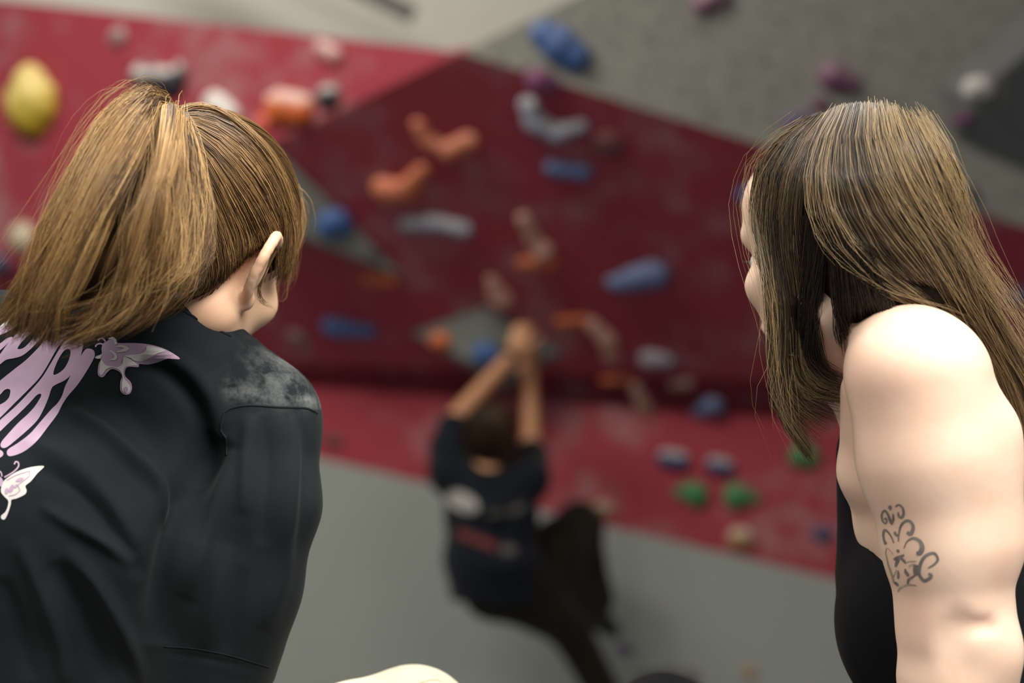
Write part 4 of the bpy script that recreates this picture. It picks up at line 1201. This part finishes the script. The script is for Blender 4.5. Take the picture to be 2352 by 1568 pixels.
# sleeveless black top with a low armhole
fd = Field((0.20, 1.26, 0.88), (0.66, 1.86, 1.46), 0.004)
fd.chain([T0, T1, T2, T3], [0.080, 0.082, 0.090, 0.106], 0.04, flat=(latR, 1.52))
for q in (0.07, -0.07):
    fd.ell(T1 + FR * 0.033 + latR * q + np.array([0, 0, -0.025]), (0.055, 0.055, 0.066), None, 0.04)
fd.cone(P(1984, 1045, 1.48), P(2008, 1300, 1.47), 0.024, 0.034, 0.02)
ca = P(2088, 1065, 1.40)
Hx = nrm(np.cross(latR, (0, 0, 1))); 
fd.cone(ca - latR * 0.12, ca + latR * 0.25, 0.060, 0.060, 0.004, sub=True, flat=((0, 0, 1), 1.62))
fd.cut(T0 + np.array([0, 0, 0.03]), (0, 0, 1), 0.01)
V, F = fd.mesh(); V = relax(V, F, 2, 0.5)
topR = mesh_obj('tank_top', V, F, M_black_top, bodyR)
fd = Field((0.02, 1.26, 0.86), (0.66, 2.0, 1.14), 0.005)
fd.chain([np.array([0.45, 1.38, 0.97]), np.array([0.12, 1.62, 0.98]), np.array([0.12, 1.83, 0.92])], [0.085, 0.062, 0.045], 0.02)
fd.chain([np.array([0.48, 1.55, 0.97]), np.array([0.18, 1.82, 1.04]), np.array([0.11, 1.88, 0.93])], [0.085, 0.062, 0.045], 0.02)
fd.cone(T3 - latR * 0.05, T3 + latR * 0.05, 0.105, 0.105, 0.03)
fd.cut((0, 0, 0.872), (0, 0, -1), 0.004)
V, F = fd.mesh()
mesh_obj('trousers', V, F, M_black_top, bodyR)

# hair
fd = Field(hR.o - np.array([0.17, 0.17, 0.30]), hR.o + np.array([0.34, 0.20, 0.19]), 0.0040)
fd.ell(hR(0, -0.014, 0.037), np.array([0.082, 0.104, 0.092]), hR.A, 0.01)
fd.ell(hR(0, -0.05, -0.02), np.array([0.070, 0.055, 0.075]), hR.A, 0.03)
fd.cut(hR(0, 0.064, 0.03), hR.A[1] * 0.95 + hR.A[2] * -0.35, 0.01)
fd.chain([P(1960, 560, 1.40), P(2090, 660, 1.452), P(2230, 790, 1.46), P(2330, 960, 1.46)], [0.055, 0.044, 0.032, 0.026], 0.03)
fd.chain([hR(-0.068, 0.035, 0.0), P(1815, 700, 1.375), P(1815, 800, 1.38)], [0.010, 0.008, 0.005], 0.01)
fd.chain([hR(0.068, 0.035, 0.0), hR(0.07, 0.04, -0.10)], [0.020, 0.012], 0.02)
scV, scF = fd.mesh(); scV = relax(scV, scF, 1)
bvS = bvh_of(scV, scF)
front_rows = [
    [(1850, 292), (1768, 345), (1738, 430), (1754, 540), (1768, 660), (1776, 780), (1775, 880), (1805, 965), (1872, 1058)],
    [(1870, 284), (1795, 345), (1762, 440), (1770, 560), (1785, 680), (1792, 790), (1788, 880), (1812, 960), (1866, 1050)],
    [(1890, 278), (1822, 350), (1790, 450), (1796, 570), (1806, 680), (1812, 780), (1815, 850), (1850, 905), (1950, 925)],
    [(1905, 272), (1848, 352), (1818, 455), (1822, 570), (1832, 680), (1836, 770), (1842, 835), (1880, 885), (1955, 905)],
    [(1918, 268), (1872, 352), (1845, 455), (1846, 560), (1854, 670), (1854, 750), (1858, 810), (1890, 860), (1958, 885)]]
fy = [1.405, 1.38, 1.37, 1.37, 1.375, 1.38, 1.385, 1.385, 1.39]
def scalp_then(row, k, ys, lift):
    pts = [(x, y) if i < k else (x, y, ys[i]) for i, (x, y) in enumerate(row)]
    return on(bvS, pts, lift, 1.42)

front_g = [scalp_then(r, 4, fy, 0.005) for r in front_rows]
back_rows = [
    [(1925, 266), (1880, 350), (1868, 450), (1900, 545), (1960, 615), (2050, 675), (2150, 715), (2240, 780), (2305, 900)],
    [(1945, 263), (1912, 350), (1915, 450), (1960, 545), (2040, 625), (2130, 685), (2220, 755), (2285, 850), (2325, 980)],
    [(1968, 260), (1950, 350), (1972, 455), (2030, 550), (2110, 635), (2190, 710), (2265, 800), (2320, 905), (2350, 1030)],
    [(1995, 259), (2000, 350), (2036, 455), (2095, 550), (2165, 640), (2235, 735), (2300, 830), (2350, 940), (2380, 1060)],
    [(2025, 262), (2050, 350), (2098, 455), (2150, 550), (2208, 645), (2275, 755), (2335, 860), (2385, 970), (2415, 1090)],
    [(2055, 270), (2096, 360), (2144, 465), (2188, 555), (2242, 655), (2310, 775), (2370, 885), (2420, 1000), (2445, 1120)],
    [(2090, 288), (2138, 380), (2178, 480), (2214, 570), (2266, 670), (2338, 795), (2400, 910), (2450, 1030), (2475, 1150)]]
by = [1.41, 1.36, 1.33, 1.33, 1.35, 1.375, 1.39, 1.40, 1.405]
back_g = [scalp_then(r, 4, by, 0.008) for r in back_rows]
# crown over to the far side, so the head is covered from other positions too
far_g = []
for x0 in (-0.2, 0.1, 0.4, 0.7, 1.0):
    yy = 0.055 - 0.11 * x0
    far_g.append(np.array([hR(0.01, yy, 0.128 - 0.25 * abs(yy - 0.0)), hR(0.05, yy, 0.105), hR(0.084, yy - 0.005, 0.045), hR(0.092, yy - 0.012, -0.02), hR(0.090, yy - 0.02, -0.09), hR(0.085, yy - 0.03, -0.16)]))
inner = [[np.array(hR(-0.03 - 0.015 * j, -0.05 + 0.012 * j, -0.02)) + np.array([0, 0, 0]) for _ in (0,)] for j in range(1)]
under_rows = [
    [(1860, 500, 1.345), (1852, 600, 1.36), (1846, 700, 1.375), (1846, 780, 1.385), (1866, 840, 1.39), (1930, 890, 1.395)],
    [(1905, 500, 1.345), (1895, 600, 1.36), (1880, 690, 1.375), (1872, 760, 1.385), (1886, 830, 1.39), (1950, 872, 1.395)],
    [(1900, 520, 1.345), (1915, 620, 1.365), (1925, 700, 1.39), (1934, 760, 1.40), (1955, 820, 1.405), (1985, 860, 1.41)],
    [(1945, 540, 1.35), (1955, 630, 1.365), (1965, 700, 1.39), (1975, 770, 1.40), (1990, 830, 1.405), (2010, 870, 1.41)],
    [(2000, 580, 1.36), (2020, 640, 1.375), (2040, 690, 1.39), (2060, 740, 1.40), (2080, 800, 1.41), (2100, 860, 1.42)]]
under_g = [on(bvS, r, 0.005, 1.4, bvhR) for r in under_rows]
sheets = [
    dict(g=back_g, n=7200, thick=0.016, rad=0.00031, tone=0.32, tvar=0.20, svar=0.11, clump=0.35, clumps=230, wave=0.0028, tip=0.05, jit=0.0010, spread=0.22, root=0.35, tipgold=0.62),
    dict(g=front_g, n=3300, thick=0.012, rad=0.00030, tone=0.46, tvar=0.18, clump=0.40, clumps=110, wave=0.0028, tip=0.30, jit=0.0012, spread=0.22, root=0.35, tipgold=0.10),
    dict(g=under_g[:2], n=500, thick=0.004, rad=0.0003, tone=0.14, tvar=0.08, clump=0.4, wave=0.004, tip=0.2, jit=0.002, spread=0.25),  # both under sheets toned dark for the shade beneath the hair
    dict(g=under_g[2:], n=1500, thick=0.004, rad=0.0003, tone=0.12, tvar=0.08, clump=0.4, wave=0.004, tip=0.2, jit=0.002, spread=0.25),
    dict(g=far_g, n=1500, thick=0.006, rad=0.00034, tone=0.35, clump=0.3, wave=0.002, out=tuple(hR.R), spread=0.35),
    dict(g=[front_g[0], front_g[1]], n=40, thick=-0.006, rad=0.00015, tone=0.6, clump=0.0, wave=0.010, tip=0.6, jit=0.004, spread=0.6, frizz=0.003),
    dict(g=[front_g[0] + np.array([-0.02, 0, 0]) * np.linspace(0, 1, 9)[:, None], front_g[0]], n=18, thick=-0.004, rad=0.00014, tone=0.6, clump=0.0, wave=0.014, tip=0.6, jit=0.004, spread=0.6, frizz=0.004),
    dict(g=back_g, n=220, thick=-0.007, rad=0.00016, tone=0.75, clump=0.0, wave=0.008, tip=0.7, jit=0.003, spread=0.8, frizz=0.003, root=0.4),
    dict(g=[back_g[-1], back_g[-1] + np.array([0.022, 0, 0.008]) * np.linspace(0.3, 1, 9)[:, None]], n=110, thick=-0.004, rad=0.00015, tone=0.7, clump=0.0, wave=0.012, tip=0.6, jit=0.004, spread=0.8, frizz=0.003),
]
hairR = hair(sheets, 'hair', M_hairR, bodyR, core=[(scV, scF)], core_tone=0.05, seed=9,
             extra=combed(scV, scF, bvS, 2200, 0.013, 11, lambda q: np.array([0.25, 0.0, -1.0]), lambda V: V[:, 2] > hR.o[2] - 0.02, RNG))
hairR['label'] = 'long loose ash brown hair falling over back and face'

# ================================================================== climber
def Q(px, py, Y=5.45): return P(px, py, Y)
hC = Head(Q(1132, 1008, 5.42), (0.12, 0.9, 0.30), s=1.0)
lsh, rsh = Q(1030, 1085, 5.38), Q(1215, 1100, 5.40)
lel, rel = Q(1042, 968, 5.46), Q(1222, 1030, 5.58)
lwr, rwr = Q(1178, 815, 5.58), Q(1216, 870, 5.66)
t0, t1, t2 = Q(1120, 1130, 5.38), Q(1140, 1240, 5.36), Q(1165, 1335, 5.42)
hpL, hpR = Q(1135, 1350, 5.44), Q(1215, 1330, 5.46)
knR, anR = Q(1332, 1205, 5.70), Q(1378, 1392, 5.66)
knL, anL = Q(1312, 1450, 5.55), Q(1415, 1640, 5.62)
nb = Q(1118, 1100, 5.37)
latC = nrm(rsh - lsh)
lo_c, hi_c = Q(960, 1760, 5.3) - np.array([0.05, 0.2, 0.0]), Q(1500, 700, 5.6) + np.array([0.05, 0.45, 0.05])
def climber_field(h): return Field(lo_c, hi_c, h)
fd = climber_field(0.0062)
hC.build(fd, ears=True)
fd.cone(hC(0, -0.02, -0.05), nb, 0.052, 0.058, 0.03)
fd.chain([t0, t1, t2], [0.09, 0.085, 0.09], 0.04, flat=(latC, 1.5))
fd.chain([lsh, lel, lwr], [0.052, 0.040, 0.028], 0.02); fd.chain([rsh, rel, rwr], [0.052, 0.040, 0.028], 0.02)
fd.cone(nb, lsh, 0.05, 0.05, 0.04); fd.cone(nb, rsh, 0.05, 0.05, 0.04)
fd.chain([hpL, knL, anL], [0.085, 0.055, 0.035], 0.03); fd.chain([hpR, knR, anR], [0.085, 0.055, 0.036], 0.03)
hand(fd, lwr, nrm(Q(1205, 745, 5.62) - lwr), (0.1, 0.8, -0.3), 1.05, 0.55, -1)
hand(fd, rwr, nrm(Q(1212, 795, 5.70) - rwr), (-0.1, 0.8, -0.3), 1.05, 0.55, 1)
V, F = fd.mesh(); V = relax(V, F, 1, 0.4)
bodyC = mesh_obj('person', V, F, M_skinC)
tag(bodyC, 'climber in dark T-shirt and trousers hanging from the overhang by both hands', 'person', 'people in the hall')
hC.eyes(bodyC); hC.brows(bodyC, M_hairC, 0.3)
# loose shirt
fd = climber_field(0.0075)
hemc = [Q(1128, 1180, 5.36), Q(1130, 1290, 5.36), Q(1140, 1378, 5.40)]
fd.chain([t0] + hemc, [0.105, 0.112, 0.116, 0.118], 0.05, flat=(latC, 1.42))
fd.chain([lsh, Q(1030, 1030, 5.42), lel + (lsh - lel) * 0.12], [0.072, 0.066, 0.058], 0.04)
fd.chain([rsh, rel + (rsh - rel) * 0.25], [0.075, 0.064], 0.04)
fd.cone(nb + np.array([0, 0, -0.02]), lsh, 0.06, 0.062, 0.04); fd.cone(nb + np.array([0, 0, -0.02]), rsh, 0.06, 0.062, 0.04)
fd.cut(Q(1150, 1378, 5.4), (-0.05, 0, -1), 0.004)
fd.cone(hC(0, 0, -0.03), nb + np.array([0, 0, 0.012]), 0.055, 0.056, 0.006, sub=True)
V, F = fd.mesh(); V = relax(V, F, 2, 0.5)
V = fold_push(V, F, [([(1010, 1120), (1080, 1190), (1180, 1230)], 16, -0.012), ([(1040, 1250), (1120, 1300), (1220, 1290)], 14, 0.010), ([(1200, 1130), (1160, 1200), (1150, 1280)], 14, -0.01), ([(1060, 1120), (1100, 1170), (1190, 1150)], 12, 0.008)])
teeC = mesh_obj('t_shirt', V, F, M_navy_tee, bodyC)
bvC = bvh_of(V, F)
M_redprint = plain('faded_red_print', (0.16, 0.035, 0.03), 0.8)
M_greyprint = plain('faded_grey_print', (0.10, 0.095, 0.09), 0.8)
decal('shirt_print', [(oval(1062, 1152, 40, 21, 28), [])], bvC, M_greyish, teeC, 0.003, 14)
decal('shirt_print', [(stroke([(1050, 1222), (1090, 1236), (1140, 1256)], 20), [])], bvC, M_redprint, teeC, 0.003, 14)
decal('shirt_print', [(oval(1168, 1262, 18, 12), [])], bvC, M_greyprint, teeC, 0.003, 14)
decal('shirt_print', [(stroke([(1120, 1180), (1160, 1175), (1200, 1165)], 14), [])], bvC, M_greyprint, teeC, 0.003, 14)
# loose trousers
fd = climber_field(0.0075)
fd.chain([hpL, Q(1250, 1395, 5.48), knL, anL], [0.108, 0.095, 0.074, 0.060], 0.04)
fd.chain([hpR, Q(1285, 1255, 5.58), knR], [0.110, 0.104, 0.085], 0.05)
fd.chain([knR, Q(1342, 1290, 5.68), anR + np.array([-0.01, 0, 0.03])], [0.084, 0.078, 0.064], 0.03)
fd.cone(Q(1275, 1320, 5.55), Q(1335, 1385, 5.62), 0.085, 0.075, 0.04)
fd.cone(hpL, hpR, 0.108, 0.11, 0.04)
fd.cone(Q(1262, 1260, 5.50), Q(1300, 1330, 5.60), 0.08, 0.06, 0.05)
V, F = fd.mesh(); V = relax(V, F, 2, 0.5)
mesh_obj('trousers', V, F, M_olive, bodyC)
# shoes
for a, d in ((anR, (0.45, 0.75, -0.45)), (anL, (0.45, 0.7, -0.5))):
    fd = Field(np.asarray(a) - 0.22, np.asarray(a) + 0.22, 0.006)
    d = nrm(d)
    fd.chain([a - d * 0.03 + np.array([0, 0, -0.05]), a + d * 0.06 + np.array([0, 0, -0.05]), a + d * 0.13 + np.array([0, 0, -0.055])], [0.038, 0.04, 0.026], 0.01)
    fd.cone(a + np.array([0, 0, 0.0]), a + np.array([0, 0, -0.05]), 0.038, 0.04, 0.02)
    V, F = fd.mesh(); mesh_obj('climbing_shoe', V, F, M_shoe, bodyC)
# wristband
tt = np.linspace(0, 2 * math.pi, 21)
ax_ = nrm(lwr - lel); u_ = nrm(np.cross(ax_, (0, 1, 0))); v_ = np.cross(ax_, u_)
rg_ = lwr - ax_ * 0.01 + 0.031 * (np.cos(tt)[:, None] * u_ + np.sin(tt)[:, None] * v_)
wv, wf = tube_mesh(rg_[None], np.full((1, 21), 0.011), 8)
mesh_obj('wristwatch', wv, wf, M_shoe, bodyC)
# tousled hair
fd = Field(hC.o - 0.2, hC.o + 0.2, 0.006)
fd.ell(hC(0, -0.02, 0.038), (0.086, 0.106, 0.096), hC.A, 0.01)
fd.ell(hC(0, -0.055, -0.035), (0.072, 0.058, 0.062), hC.A, 0.03)
fd.cut(hC(0, 0.062, 0.03), hC.A[1] * 0.9 - hC.A[2] * 0.45, 0.01)
ccV, ccF = fd.mesh()
cg = []
for ang in np.linspace(0, 2 * math.pi, 15):
    s_, c_ = math.sin(ang), math.cos(ang)
    y1 = -0.02 + 0.104 * c_
    low = -0.07 if c_ < 0.2 else 0.03
    cg.append(np.array([hC(0.02 * s_, -0.02 + 0.02 * c_, 0.138), hC(0.06 * s_, -0.02 + 0.065 * c_, 0.118), hC(0.09 * s_, -0.02 + 0.098 * c_, 0.06), hC(0.088 * s_, -0.02 + 0.10 * c_, (low + 0.05) / 2), hC(0.080 * s_, -0.02 + 0.09 * c_, low)]))
hair([dict(g=cg, n=1500, thick=0.0, rad=0.0013, tone=0.5, clump=0.5, wave=0.006, tip=0.3, jit=0.003, spread=0.3)], 'hair', M_hairC, bodyC, core=[(ccV, ccF)], core_tone=0.4, seed=21, K=8)
